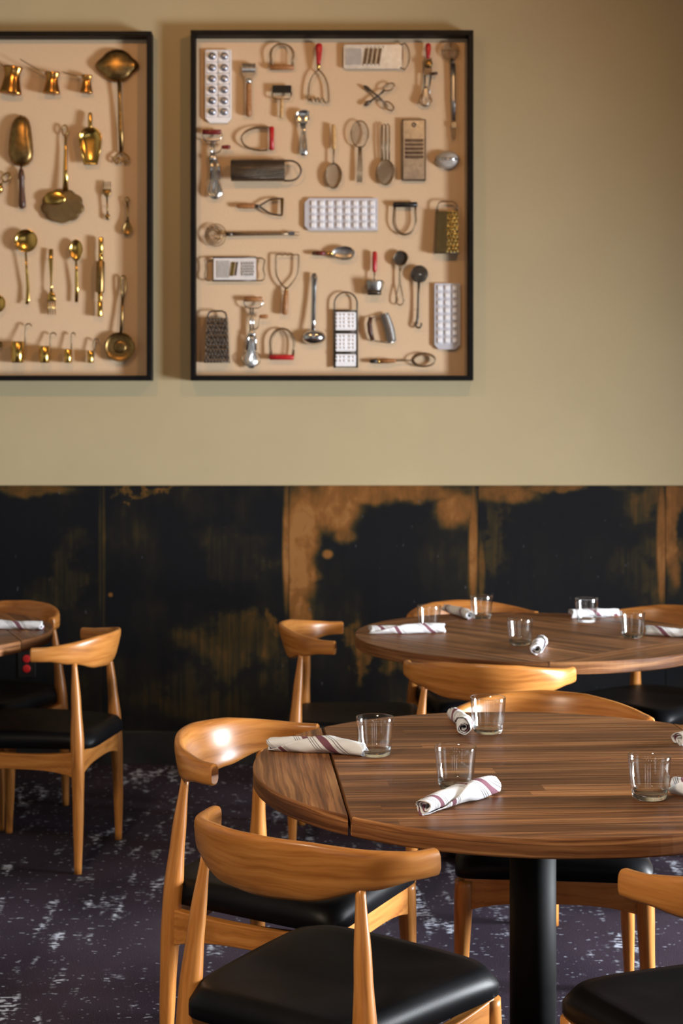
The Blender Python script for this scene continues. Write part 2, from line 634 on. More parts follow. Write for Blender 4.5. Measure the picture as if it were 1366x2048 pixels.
sbox('floor', (LX - 0.1, BW - 0.1, -0.1), (RW + 0.1, WY + 0.1, 0.0), 'carpet')
sbox('ceiling', (LX - 0.1, BW - 0.1, CZ), (RW + 0.1, WY + 0.1, CZ + 0.1), 'ceiling_paint')
sbox('wall_back', (LX - 0.1, WY, 0.0), (RW + 0.1, WY + 0.12, CZ), 'wall_paint')
sbox('wall_left', (LX - 0.12, BW, 0.0), (LX, WY, CZ), 'plain_plaster')


def holed_wall(name, fixed, axis, a0, a1, openings, m, out):
    """Wall on a constant x ('x') or y ('y') with window openings (u0, u1, z0, z1)."""
    mb = MB()
    t0, t1 = (fixed, fixed + out) if out > 0 else (fixed + out, fixed)

    def put(u0, u1, z0, z1):
        if axis == 'x':
            mb.box((t0, u0, z0), (t1, u1, z1))
        else:
            mb.box((u0, t0, z0), (u1, t1, z1))
    u = a0
    for (u0, u1, z0, z1) in openings:
        put(u, u0, 0, CZ)
        put(u0, u1, 0, z0)
        put(u0, u1, z1, CZ)
        u = u1
    put(u, a1, 0, CZ)
    return struct(name, mb, m)


holed_wall('wall_right', RW, 'x', BW, WY, [(0.2, 1.8, 0.4, 2.1), (3.4, 4.5, 0.4, 1.7)], 'plain_plaster', 0.12)
holed_wall('wall_front', BW, 'y', LX, RW, [(-1.5, -1.1, 0.6, 2.5), (0.2, 0.6, 0.6, 2.5), (2.1, 2.5, 0.6, 2.5)], 'plain_plaster', -0.12)

# blackened metal wainscot: panels, seams and skirting
K = WY / F
SEAMS = [-168, 205, 578, 956, 1330, 1704]
SPOTS = [
    [(60, 978, 90, 16, 0.5), (150, 1130, 40, 70, 0.2), (201, 1090, 4, 140, 0.22), (100, 1180, 60, 40, 0.2)],
    [(573, 1095, 9, 125, 0.85), (450, 1290, 120, 60, 0.33), (430, 1400, 130, 60, 0.22), (300, 974, 100, 8, 0.4),
     (222, 1189, 5, 5, 0.9), (540, 1250, 30, 26, 0.42), (208, 1100, 4, 180, 0.3), (470, 1110, 70, 60, 0.17)],
    [(602, 1085, 40, 130, 0.95), (592, 1200, 24, 60, 0.75), (770, 982, 190, 26, 0.72), (660, 1010, 70, 55, 0.8), (946, 1090, 10, 130, 0.75),
     (915, 1015, 48, 48, 0.78), (655, 1108, 12, 10, 0.9), (620, 1150, 26, 22, 0.8), (690, 1060, 30, 24, 0.55), (610, 1225, 20, 30, 0.6), (715, 1310, 22, 60, 0.42), (800, 1310, 30, 40, 0.34)],
    [(1010, 984, 70, 26, 0.72), (1130, 972, 110, 12, 0.62), (962, 1140, 9, 70, 0.55), (1322, 1090, 11, 120, 0.72), (1290, 1000, 60, 50, 0.26),
     (975, 1060, 24, 90, 0.26), (1290, 1150, 50, 70, 0.2)],
    [(1340, 1060, 20, 120, 0.75), (1366, 985, 60, 26, 0.65), (1400, 1120, 50, 60, 0.4)],
]
ZT, ZB = CH - (971 - YH) * K, CH - (1462 - YH) * K
for i in range(5):
    xa, xb = (SEAMS[i] - X0) * K, (SEAMS[i + 1] - X0) * K
    patina('patina_metal_%d' % i, SPOTS[i], SEAMS[i], 3.7 * i + 1.3)
    mb = MB()
    mb.box((0.0008, -0.012, 0.001), (xb - xa - 0.0008, 0.0, ZT - ZB))
    struct('trim_%d' % (i + 1), mb, 'patina_metal_%d' % i, loc=(xa, WY, ZB), bevel=0.0012)
mb = MB()
mb.box((LX, WY - 0.012, ZB), ((SEAMS[0] - X0) * K - 0.001, WY, ZT))
mb.box(((SEAMS[-1] - X0) * K + 0.001, WY - 0.012, ZB), (RW, WY, ZT))
struct('trim_6', mb, 'base_metal', bevel=0.001)
mb = MB()
mb.box((LX, WY - 0.022, 0.0), (RW, WY, ZB - 0.002))
struct('baseboard_back', mb, 'base_metal', bevel=0.0015)


def wall_pt(x, y, Y=WY):
    return Vector(((x - X0) / F * Y, Y, CH - (y - YH) / F * Y))


# ------------------------------------------------------------------ elbow chairs
def bez(p, q, n):
    return [p.lerp(q, i / n) for i in range(n + 1)]


def interp(tab, t):
    for (a, va), (b, vb) in zip(tab, tab[1:]):
        if t <= b:
            s = (t - a) / (b - a)
            s = s * s * (3 - 2 * s)
            return va + (vb - va) * s
    return tab[-1][1]


def lininterp(tab, t):
    for (a, va), (b, vb) in zip(tab, tab[1:]):
        if t <= b:
            s = (t - a) / (b - a)
            return va + (vb - va) * s
    return tab[-1][1]


def leg_mb(bottom, mid, top, prof):
    mb = MB()
    b, m, t = Vector(bottom), Vector(mid), Vector(top)
    n = 28
    pts, rs = [], []
    for i in range(n + 1):
        s = i / n
        p = b * (1 - s) ** 2 + (2 * m - (b + t) * 0.5) * (2 * s * (1 - s)) + t * s * s
        pts.append(p)
        rs.append(interp(prof, s))
    mb.tube(pts, rs, 18, up=(0, 1, 0))
    return mb


def make_chair():
    root = empty('elbow_chair', (0, 0, 0))
    # rear legs run up past the seat and carry the backrest
    for s in (-1, 1):
        leg_mb((s * 0.216, -0.205, 0), (s * 0.204, -0.200, 0.36), (s * 0.176, -0.178, 0.690),
               [(0, 0.0125), (0.3, 0.0185), (0.5, 0.0225), (0.6, 0.0225), (0.78, 0.0165), (1, 0.009)]).build('leg', 'oak', root)
    for s in (-1, 1):
        leg_mb((s * 0.226, 0.208, 0), (s * 0.219, 0.202, 0.2), (s * 0.212, 0.197, 0.392),
               [(0, 0.0125), (0.5, 0.018), (0.9, 0.0225), (1, 0.0225)]).build('leg', 'oak', root)

    # four rails joined under the seat
    def rail(p, q, zt_end, zt_mid, zb_end, zb_mid, th):
        mb = MB()
        p, q = Vector((*p, 0)), Vector((*q, 0))
        d = (q - p).normalized()
        nrm = Vector((-d.y, d.x, 0)) * th * 0.5
        n = 18
        L = (q - p).length
        V, Fc, U = [], [], []
        for i in range(n + 1):
            s = i / n
            e = (2 * s - 1) ** 2
            zt = zt_mid + (zt_end - zt_mid) * e
            zb = zb_mid + (zb_end - zb_mid) * e ** 1.5
            c = p.lerp(q, s)
            for (sg, z) in ((1, zb), (-1, zb), (-1, zt), (1, zt)):
                V.append(c + nrm * sg + Vector((0, 0, z)))
        for i in range(n):
            for k in range(4):
                a, b = i * 4 + k, i * 4 + (k + 1) % 4
                Fc.append((a, b, b + 4, a + 4))
                u0, u1 = i / n * L, (i + 1) / n * L
                va, vb = (V[a].z, V[b].z) if k in (1, 3) else (0.5, 0.5 + th)
                U.append([(u0, va), (u0, vb), (u1, vb), (u1, va)])
        Fc += [(3, 2, 1, 0), tuple(n * 4 + k for k in range(4))]
        U += [[(0, 0)] * 4] * 2
        mb.add(V, Fc, U, False)
        return mb.build('rail', 'oak', root, bevel=0.003)
    rail((-0.203, -0.2), (0.203, -0.2), 0.398, 0.392, 0.308, 0.338, 0.024)
    rail((-0.212, 0.197), (0.212, 0.197), 0.398, 0.400, 0.318, 0.342, 0.024)
    for s in (-1, 1):
        rail((s * 0.206, -0.2), (s * 0.213, 0.197), 0.396, 0.384, 0.308, 0.334, 0.024)

    # saddle seat pad in black leather
    mb = MB()
    nu, nv = 30, 26
    V, Fc = [], []

    def outline(u, v):
        # u across -1..1, v back..front -1..1 ; rounded trapezoid
        y = -0.008 + 0.238 * v
        hw = 0.190 + 0.053 * (v + 1) / 2
        au, av = abs(u), abs(v)
        k = 1.0
        if au > 0.0 and av > 0.0:
            p = 9
            k = max(au, av) / max(1e-6, (au ** p + av ** p) ** (1 / p))
        return u * hw * k, y * 1.0 if k == 1 else -0.008 + 0.238 * v * k
    for side in (0, 1):
        for j in range(nv + 1):
            for i in range(nu + 1):
                u, v = -1 + 2 * i / nu, -1 + 2 * j / nv
                x, y = outline(u, v)
                e = max(abs(u), abs(v))
                ro = max(0.0, (e - 0.84) / 0.16)
                drop = 0.024 * (1 - math.sqrt(max(0.0, 1 - ro ** 2.4)))
                dish = 0.012 * (1 - abs(u) ** 2) * (1 - v * v) + 0.006 * (v * v)
                crown = 0.010 * (1 - u * u) * abs(v) ** 3
                top = 0.460 - dish - drop + crown - 0.012 * (abs(u) ** 6) * (abs(v) ** 6)
                V.append((x, y, top if side == 0 else 0.402 + 0.002 * (1 - u * u)))
    W_ = nu + 1
    H_ = (nv + 1) * W_
    for j in range(nv):
        for i in range(nu):
            a = j * W_ + i
            Fc.append((a, a + 1, a + W_ + 1, a + W_))
            Fc.append((H_ + a, H_ + a + W_, H_ + a + W_ + 1, H_ + a + 1))
    ring = [i for i in range(W_)] + [j * W_ + nu for j in range(1, nv + 1)] + [nv * W_ + i for i in range(nu - 1, -1, -1)] + [j * W_ for j in range(nv - 1, 0, -1)]
    for a, b in zip(ring, ring[1:] + ring[:1]):
        Fc.append((a, b, H_ + b, H_ + a))
    mb.add(V, Fc, None, True)
    mb.build('seat', 'leather', root)

    # the curved, twisted backrest
    mb = MB()
    n, seg = 64, 20
    V, Fc, U = [], [], []
    PM = math.radians(80)
    ctr = []
    for i in range(n + 1):
        s = -1 + 2 * i / n
        a = s * PM
        ctr.append(Vector((0.254 * math.sin(a) / math.sin(PM), -0.246 + (1 - math.cos(a)) * 0.186 / (1 - math.cos(PM)), 0)))
    L = 0
    us = [0]
    for i in range(1, n + 1):
        L += (ctr[i] - ctr[i - 1]).length
        us.append(L)
    for i in range(n + 1):
        s = abs(-1 + 2 * i / n)
        tg = (ctr[min(i + 1, n)] - ctr[max(i - 1, 0)]).normalized()
        out = Vector((tg.y, -tg.x, 0))
        top = lininterp([(0, 0.770), (0.3, 0.766), (0.6, 0.752), (0.85, 0.742), (1, 0.741)], s)
        bot = interp([(0, 0.650), (0.25, 0.655), (0.6, 0.680), (0.85, 0.693), (1, 0.694)], s)
        th = interp([(0, 0.027), (0.5, 0.027), (1, 0.027)], s)
        lean = interp([(0, 0.30), (0.5, 0.16), (0.8, 0.0), (1, -0.03)], s)
        zc, hh = (top + bot) / 2, (top - bot) / 2
        for k in range(seg):
            an = 2 * PI * k / seg
            ca, sa = math.cos(an), math.sin(an)
            px_ = math.copysign(abs(ca) ** 0.62, ca) * th / 2
            pz_ = math.copysign(abs(sa) ** 0.62, sa) * hh
            # the lower belly is a little thicker than the crest
            V.append(ctr[i] + out * (px_ + lean * pz_) + Vector((0, 0, zc + pz_)))
    for i in range(n):
        for k in range(seg):
            q = (k + 1) % seg
            Fc.append((i * seg + k, i * seg + q, (i + 1) * seg + q, (i + 1) * seg + k))
            v0, v1 = V[i * seg + k].z, V[i * seg + q].z
            o_ = 0.3 if math.cos(2 * PI * (k + 0.5) / seg) > 0 else 0.6
            U.append([(us[i], v0 + o_), (us[i], v1 + o_), (us[i + 1], V[(i + 1) * seg + q].z + o_), (us[i + 1], V[(i + 1) * seg + k].z + o_)])
    mb.add(V, Fc, U, True)
    for i in (0, n):
        base = [V[i * seg + k] for k in range(seg)]
        c = sum(base, Vector()) / seg
        sgn = -1 if i == 0 else 1
        tg = (ctr[1] - ctr[0]).normalized() * -1 if i == 0 else (ctr[n] - ctr[n - 1]).normalized()
        inner = [c + (p - c) * 0.82 + tg * 0.004 for p in base]
        mb.add(base + inner, [(k, (k + 1) % seg, seg + (k + 1) % seg, seg + k) for k in range(seg)],
               [[(0, 0), (0.005, 0), (0.005, 0.004), (0, 0.004)]] * seg, True)
        mb.add(inner, [tuple(range(seg))], [[(p.x, p.z) for p in inner]], False)
    mb.build('backrest', 'oak', root)
    return root


# (x, y) of the seat centre, direction it faces, label
CHAIRS = [
    ((0.054, 3.026), (0.602, 0.798), 'oak elbow chair in front, its back to the viewer, at near table', 'near'),
    ((-0.043, 3.700), (0.893, -0.450), 'oak elbow chair tucked in at the left leaf of the near table', 'near'),
    ((0.600, 4.005), (-0.10, -0.995), 'oak elbow chair on far side of the near table, only its crest above the top', 'near'),
    ((0.750, 2.840), (-0.33, 0.944), 'oak elbow chair cut off by the bottom right corner of the photo', 'near'),
    ((0.563, 4.966), (0.255, 0.967), 'oak elbow chair with its back to the viewer, between the near and far tables', 'far'),
    ((0.160, 5.633), (0.997, -0.070), 'oak elbow chair seen side on at left end of the far table', 'far'),
    ((0.640, 6.070), (0.22, -0.975), 'oak elbow chair behind the far table, crest showing behind rolled napkin', 'far'),
    ((1.260, 5.960), (-0.73, -0.68), 'oak elbow chair with blue sheen on its seat, at far right behind far table', 'far'),
    ((1.332, 5.090), (-0.60, 0.800), 'oak elbow chair at right photo edge, mostly hidden, near side of far table', 'far'),
    ((-0.920, 5.489), (-0.982, 0.190), 'oak elbow chair standing alone on the left, all of its back in view', 'left'),
    ((-1.225, 6.070), (-0.45, -0.893), 'oak elbow chair behind the left table, facing the viewer, near red outlet', 'left'),
]
GRP = {'near': 'elbow chairs around the near table', 'far': 'elbow chairs around the far table', 'left': 'elbow chairs at the left table'}
chair0 = make_chair()
for i, (c, f, lab, g) in enumerate(CHAIRS):
    o = chair0 if i == 0 else copy_tree(chair0)
    o.location = (c[0], c[1], 0)
    o.rotation_euler = (0, 0, math.atan2(f[1], f[0]) - PI / 2)
    tag(o, lab, 'chair', GRP[g])

# ------------------------------------------------------------------ round drop-leaf tables
TH, TT, TR = 0.75, 0.038, 0.605


def make_table(loc, rz, label):
    root = tag(empty('round_table', (loc[0], loc[1], 0), rz), label, 'table', 'round walnut tables')
    h = TR * math.sqrt(0.5)

    def slab(poly, rot, name):
        """Extrude a polygon; grain runs along local x turned by rot."""
        mb = MB()
        n = len(poly)
        b = 0.0025
        c = Vector((sum(p[0] for p in poly) / n, sum(p[1] for p in poly) / n))
        V = []
        for z, ins in ((TH - TT, b), (TH - TT + b, 0), (TH - b, 0), (TH, b)):
            for p in poly:
                q = Vector(p)
                d = (c - q)
                q = q + d.normalized() * ins
                V.append((q.x, q.y, z))
        ca, sa = math.cos(rot), math.sin(rot)

        def uvp(v):
            return (v[0] * ca + v[1] * sa, -v[0] * sa + v[1] * ca + 3)
        Fc, U = [], []
        per = [0]
        for k in range(n):
            per.append(per[-1] + (Vector(poly[(k + 1) % n]) - Vector(poly[k])).length)
        for r in range(3):
            for k in range(n):
                q = (k + 1) % n
                Fc.append((r * n + k, r * n + q, (r + 1) * n + q, (r + 1) * n + k))
                z0, z1 = V[r * n][2], V[(r + 1) * n][2]
                U.append([(per[k], z0 + 8), (per[k + 1], z0 + 8), (per[k + 1], z1 + 8), (per[k], z1 + 8)])
        Fc += [tuple(reversed(range(n))), tuple(3 * n + k for k in range(n))]
        U += [[uvp(V[k]) for k in reversed(range(n))], [uvp(V[3 * n + k]) for k in range(n)]]
        mb.add(V, Fc, U, False)
        return mb.build(name, 'walnut', root)
    slab([(-h, -h), (h, -h), (h, h), (-h, h)], 0, 'center_top')
    for k in range(4):
        a = k * PI / 2
        g = 0.0055 if k == 2 else 0.0016
        a0 = math.asin((h + g) / TR)
        poly = []
        n = 40
        start, end = PI / 2 - a0, -(PI / 2 - a0)
        for i in range(n + 1):
            t = -(PI / 2 - a0) + (i / n) * 2 * (PI / 2 - a0)
            poly.append((TR * math.cos(t), TR * math.sin(t)))
        poly = [(x * math.cos(a) - y * math.sin(a), x * math.sin(a) + y * math.cos(a)) for x, y in poly]
        slab(poly, a + PI / 2, 'drop_leaf')
    mb = MB()
    mb.lathe((0, 0, 0.022), (0, 0, TH - TT - 0.008), [(0, 0.05), (1, 0.05)], 40)
    mb.build('pedestal', 'black_metal', root)
    mb = MB()
    mb.lathe((0, 0, 0), (0, 0, 0.03), [(0, 0.28), (0.3, 0.285), (0.55, 0.27), (1, 0.06)], 56)
    mb.build('foot_plate', 'black_metal', root)
    mb = MB()
    mb.box((-0.25, -0.03, TH - TT - 0.012), (0.25, 0.03, TH - TT))
    mb.box((-0.03, -0.25, TH - TT - 0.012), (0.03, 0.25, TH - TT))
    mb.build('support_plate', 'black_metal', root, bevel=0.002)
    for k in range(4):
        mb = MB()
        a = k * PI / 2 + 0.25
        c = Vector((0.47 * math.cos(a), 0.47 * math.sin(a), TH - TT))
        mb.tube([c + Vector((0.02, 0, 0)), c + Vector((0.0, 0, -0.012)), c + Vector((-0.03, 0, -0.016)), c + Vector((-0.045, 0.01, -0.018))], 0.005, 8)
        mb.build('leaf_latch', 'black_metal', root)
    return root


T1, T2, T3 = (0.482, 3.460), (0.760, 5.480), (-1.510, 5.580)
make_table(T1, math.radians(3), 'large round walnut table in the foreground with an open seam at its left leaf')
make_table(T2, math.radians(-48), 'round walnut table farther back, standing before the blackened metal panels')
make_table(T3, math.radians(20), 'round walnut table cut off by the left edge of the photo')


def on_table(x, y):
    Y = F * (CH - TH) / (y - YH)
    return Vector(((x - X0) / F * Y, Y, TH))


# ------------------------------------------------------------------ tumblers
def make_glass():
    mb = MB()
    prof = [(0.0, 0.0), (0.027, 0.0), (0.0315, 0.0015), (0.0340, 0.006), (0.0358, 0.016), (0.0385, 0.04), (0.0412, 0.070), (0.0422, 0.0845),
            (0.0418, 0.0856), (0.0408, 0.0852), (0.0400, 0.070), (0.0370, 0.04), (0.0338, 0.020), (0.0310, 0.0135), (0.024, 0.0105), (0.0, 0.0095)]
    seg = 48
    V, Fc = [], []
    for (r, z) in prof:
        if r == 0:
            V.append((0, 0, z))
        else:
            V += [(r * math.cos(2 * PI * k / seg), r * math.sin(2 * PI * k / seg), z) for k in range(seg)]
    m = len(prof) - 2
    for i in range(m - 1):
        for k in range(seg):
            q = (k + 1) % seg
            Fc.append((1 + i * seg + k, 1 + i * seg + q, 1 + (i + 1) * seg + q, 1 + (i + 1) * seg + k))
    last = len(V) - 1
    for k in range(seg):
        q = (k + 1) % seg
        Fc.append((0, 1 + q, 1 + k))
        Fc.append((last, 1 + (m - 1) * seg + k, 1 + (m - 1) * seg + q))
    mb.add(V, Fc, None, True)
    o = mb.build('tumbler', 'glass')
    o.data.materials.append(M['glass_solid'])
    for p in o.data.polygons:
        if p.center.z < 0.0125 or p.center.z > 0.0835 or (p.center.z < 0.0138 and p.normal.z > 0.5):
            p.material_index = 1
    return o


GL = [
    (750, 1511, 'clear tumbler behind the rolled napkin by the left seam of near table'),
    (911, 1577, 'clear tumbler standing behind the diagonal rolled napkin at front of near table'),
    (976, 1466, 'clear tumbler at far edge of near table, right of a crumpled rolled napkin'),
    (1299, 1597, 'clear tumbler at the right of the near table, rolled napkin seen through it'),
    (1404, 1452, 'clear tumbler just cut off by the right edge, on the near table'),
    (858, 1260, 'clear tumbler half hidden behind the leftmost napkin on the far table'),
    (963, 1238, 'clear tumbler at the back of far table, right end of short napkin'),
    (1040, 1290, 'clear tumbler in the middle front of the far table, left of upright napkin'),
    (1173, 1244, 'clear tumbler in front of a rolled napkin at back right of far table'),
    (1265, 1275, 'clear tumbler at right of far table, left end of a long napkin'),
]


g0 = make_glass()
for i, (x, y, lab) in enumerate(GL):
    o = g0
    if i:
        o = g0.copy()
        COL.objects.link(o)
    o.location = on_table(x, y) + Vector((0, 0, 0.0003))
    o.rotation_euler = (0, 0, i * 1.3)
    tag(o, lab, 'glass', 'tumblers on the near table' if i < 5 else 'tumblers on the far table')


# ------------------------------------------------------------------ rolled napkins
def make_napkin(p, q, r, label, group, seed, crumple=0.0):
    """Cloth rolled up into a stick lying from p to q on the table."""
    rng = random.Random(seed)
    p, q = Vector(p), Vector(q)
    ax = (q - p)
    L = ax.length
    o_rz = math.atan2(ax.y, ax.x)
    turns = 3.1
    nu, nt = 44, 84
    V, Fc, U = [], [], []
    ph = [rng.uniform(0, 6.28) for _ in range(6)]
    r0 = r * 0.28
    for i in range(nu + 1):
        u = i / nu
        tend = turns - 0.55 + 0.75 * u          # the free edge runs diagonally along the roll
        tap = 1 - 0.10 * math.cos(u * PI * 1.5 + ph[0]) - 0.12 * (abs(2 * u - 1) ** 4)
        if crumple:
            tap *= 1 + crumple * math.sin(u * 9 + ph[5])
        b = 0.0
        pr = None
        for j in range(nt + 1):
            t = tend * j / nt
            rr = r0 + (r * tap - r0) * (t / tend) ** 0.85
            a = -2 * PI * t + 2.2 + ph[1]
            wr = 1 + 0.05 * math.sin(3 * a + u * 11 + ph[2]) + 0.035 * math.sin(5 * a - u * 19 + ph[3]) + crumple * 0.6 * math.sin(2 * a + u * 13 + ph[4])
            yy = rr * wr * math.cos(a)
            zz = rr * wr * math.sin(a) * 0.86
            # the outer wraps overhang the inner ones a little at each end
            xx = (u - 0.5) * (L - 0.022 * (1 - t / tend)) + 0.004 * math.sin(a * 2 + ph[4]) * (2 * u - 1)
            V.append([xx, yy, zz])
            if pr is not None:
                b += math.hypot(yy - pr[0], zz - pr[1])
            pr = (yy, zz)
            U.append((u * L, b))
    zmin = [min(V[i * (nt + 1) + j][2] for j in range(nt + 1)) for i in range(nu + 1)]
    bow = [0.003 * math.sin(u * 5 + ph[2]) for u in [k / nu for k in range(nu + 1)]]
    for i in range(nu + 1):
        for j in range(nt + 1):
            v = V[i * (nt + 1) + j]
            v[2] = v[2] - zmin[i]
            v[1] += bow[i] * 2
    W_ = nt + 1
    uvs = []
    for i in range(nu):
        for j in range(nt):
            f = (i * W_ + j, i * W_ + j + 1, (i + 1) * W_ + j + 1, (i + 1) * W_ + j)
            Fc.append(f)
            uvs.append([U[k] for k in f])
    mb = MB()
    mb.add(V, Fc, uvs, True)
    o = mb.build('rolled_napkin', 'cloth')
    c = (p + q) / 2
    o.location = (c.x, c.y, TH + 0.0012)
    o.rotation_euler = (0, 0, o_rz)
    s = o.modifiers.new('thickness', 'SOLIDIFY')
    s.thickness = 0.0014
    s.offset = 0
    return tag(o, label, 'napkin', group)


NG1, NG2 = 'rolled napkins on the near table', 'rolled napkins on the far table'
NAPS = [
    ((538, 1500), (732, 1512), 0.0205, 'long rolled napkin with plum stripes across the left leaf of near table', NG1, 1, 0),
    ((846, 1632), (985, 1585), 0.0215, 'rolled white napkin with plum stripes lying diagonally at front of near table', NG1, 2, 0),
    ((932, 1470), (909, 1437), 0.0190, 'grey-white crumpled rolled napkin at far edge of near table', NG1, 3, 0.09),
    ((1356, 1492), (1500, 1478), 0.0210, 'rolled napkin showing its striped end at right edge of near table', NG1, 4, 0.05),
    ((1352, 1586), (1480, 1622), 0.0215, 'rolled napkin with plum band behind the rightmost near tumbler', NG1, 5, 0),
    ((738, 1268), (890, 1266), 0.0200, 'leftmost long rolled napkin on the far table', NG2, 6, 0),
    ((939, 1240), (890, 1222), 0.0195, 'short rolled napkin at back left of far table before the chair crest', NG2, 7, 0.03),
    ((1076, 1311), (1081, 1286), 0.0205, 'rolled napkin pointing at the viewer in the middle of far table', NG2, 8, 0),
    ((1142, 1237), (1238, 1232), 0.0200, 'rolled napkin lying behind a tumbler at back right of far table', NG2, 9, 0.06),
    ((1293, 1270), (1420, 1279), 0.0200, 'rightmost long rolled napkin on the far table, cut by photo edge', NG2, 10, 0.03),
    ((-60, 1259), (86, 1259), 0.0200, 'rolled striped napkin on the table at the left photo edge', 'rolled napkins on the left table', 11, 0),
]
for (a, b, r, lab, g, s, cr) in NAPS:
    make_napkin(on_table(*a), on_table(*b), r, lab, g, s, cr)

# ------------------------------------------------------------------ power outlet on the wall
oc = wall_pt(54, 1327, WY - 0.012)
ot = tag(empty('power_outlet', oc), 'black power outlet with red sockets on the dark metal wall panel', 'outlet')
mb = MB()
mb.box((-0.038, -0.006, -0.06), (0.038, 0.0, 0.06))
mb.build('cover_plate', 'outlet_black', ot, bevel=0.002)
for s in (-1, 1):
    mb = MB()
    mb.lathe((0, -0.006, s * 0.021), (0, -0.0095, s * 0.021), [(0, 0.0165), (0.8, 0.0165), (1, 0.0155)], 24)
    sk = mb.build('socket', 'red_plastic', ot)
    for dx in (-0.006, 0.006):
        mb = MB()
        mb.box((dx - 0.001, -0.0100, s * 0.021 - 0.001), (dx + 0.001, -0.0094, s * 0.021 + 0.007))
        mb.build('slot', 'outlet_black', sk)

# ------------------------------------------------------------------ shadow boxes on the wall
FY = 6.815                     # front of the frames
BY = 6.885                     # face of the backing boards


def make_frame(x0, y0, x1, y1, label):
    """Outer edge of the front face in photo px, taken on the plane of the frame's front."""
    a, b = wall_pt(x0, y1, FY), wall_pt(x1, y0, FY)
    W, H = b.x - a.x, b.z - a.z
    root = tag(empty('shadow_box', (a.x + W / 2, WY, a.z)), label, 'shadow box', 'shadow boxes of kitchen tools')
    t, dep = 0.021, WY - FY
    hw = W / 2
    corners = [(-hw, 0), (hw, 0), (hw, H), (-hw, H)]
    inner = [(-hw + t, t), (hw - t, t), (hw - t, H - t), (-hw + t, H - t)]
    for k in range(4):
        q = (k + 1) % 4
        mb = MB()
        V = []
        for y in (0.0, -dep):
            for (px, pz) in (corners[k], corners[q], inner[q], inner[k]):
                V.append((px, y, pz))
        mb.add(V, [(0, 1, 2, 3), (7, 6, 5, 4), (0, 4, 5, 1), (1, 5, 6, 2), (2, 6, 7, 3), (3, 7, 4, 0)], None, False)
        mb.build('frame_side', 'frame_black', root, bevel=0.002)
    mb = MB()
    mb.box((-hw + t, BY - WY, t), (hw - t, BY - WY + 0.012, H - t))
    mb.build('backing_board', 'linen_board', root)
    return root


make_frame(-262, 62, 303, 761, 'black shadow box of brass ladles and cups, cut off by the left edge')
make_frame(381, 60, 947, 761, 'black shadow box of graters, mashers and egg beaters, whole in view')

S = BY / F
GB, GS = 'brass tools in the left shadow box', 'kitchen tools in the right shadow box'


ITEMS = []


class Item:
    """A tool hung on a backing board. Coordinates: x right, y down, d out from the board, in units of 2.15 mm."""

    def __init__(self, name, label, cat, cx, cy, g=GS, so=5.0):
        self.cx, self.cy, self.so = cx, cy, so
        ITEMS.append(self)
        p = wall_pt(cx, cy, BY)
        self.root = tag(empty(name, p), label, cat, g)

    def mb(self):
        cx, cy, so = self.cx, self.cy, self.so
        return MB(lambda p: ((p[0] - cx) * S, -(max(p[2], 0.15) + so) * S, -(p[1] - cy) * S))

    def part(self, name, material, fn, parent=None, bevel=0.0):
        m = self.mb()
        fn(m)
        return m.build(name, material, parent or self.root, bevel=bevel)

    def tube(self, name, material, pts, r, parent=None, **kw):
        return self.part(name, material, lambda m: m.tube(P3(pts), r, up=(0, 0, 1), **kw), parent)

    def turned(self, name, material, p0, p1, prof, parent=None, seg=18, **kw):
        return self.part(name, material, lambda m: m.lathe(P3([p0])[0], P3([p1])[0], prof, seg, **kw), parent)


DZ = 4.0


def P3(pts):
    return [p if len(p) == 3 else (p[0], p[1], DZ) for p in pts]


def arc(cx, cy, rx, ry, a0, a1, n=24, d=None, rot=0.0):
    """Screen-plane ellipse arc; 0 deg = right, 90 = down."""
    out = []
    cr, sr = math.cos(math.radians(rot)), math.sin(math.radians(rot))
    for i in range(n + 1):
        a = math.radians(a0 + (a1 - a0) * i / n)
        x, y = rx * math.cos(a), ry * math.sin(a)
        p = (cx + x * cr - y * sr, cy + x * sr + y * cr)
        out.append(p if d is None else (*p, d))
    return out


def ring(cx, cy, rx, ry, n=32, d=None, rot=0.0):
    return arc(cx, cy, rx, ry, 0, 360, n, d, rot)[:-1]


def spline(pts, n=8):
    """Catmull-Rom through points."""
    P = [Vector(p) for p in P3(pts)]
    P = [P[0] * 2 - P[1]] + P + [P[-1] * 2 - P[-2]]
    out = []
    for i in range(1, len(P) - 2):
        for k in range(n):
            t = k / n
            a, b, c, d = P[i - 1], P[i], P[i + 1], P[i + 2]
            out.append(tuple(0.5 * (2 * b + (c - a) * t + (2 * a - 5 * b + 4 * c - d) * t * t + (3 * b - a - 3 * c + d) * t ** 3)))
    out.append(tuple(P[-2]))
    return out


def plate(m, poly, d0, d1):
    n = len(poly)
    V = [(p[0], p[1], d0) for p in poly] + [(p[0], p[1], d1) for p in poly]
    Fc = [tuple(range(n)), tuple(range(2 * n - 1, n - 1, -1))] + [(k, (k + 1) % n, n + (k + 1) % n, n + k) for k in range(n)]
    m.add(V, Fc, None, False)


def rrect(x0, y0, x1, y1, r, n=5):
    out = []
    for (cx, cy, a) in ((x1 - r, y0 + r, -90), (x1 - r, y1 - r, 0), (x0 + r, y1 - r, 90), (x0 + r, y0 + r, 180)):
        out += arc(cx, cy, r, r, a, a + 90, n)
    return out


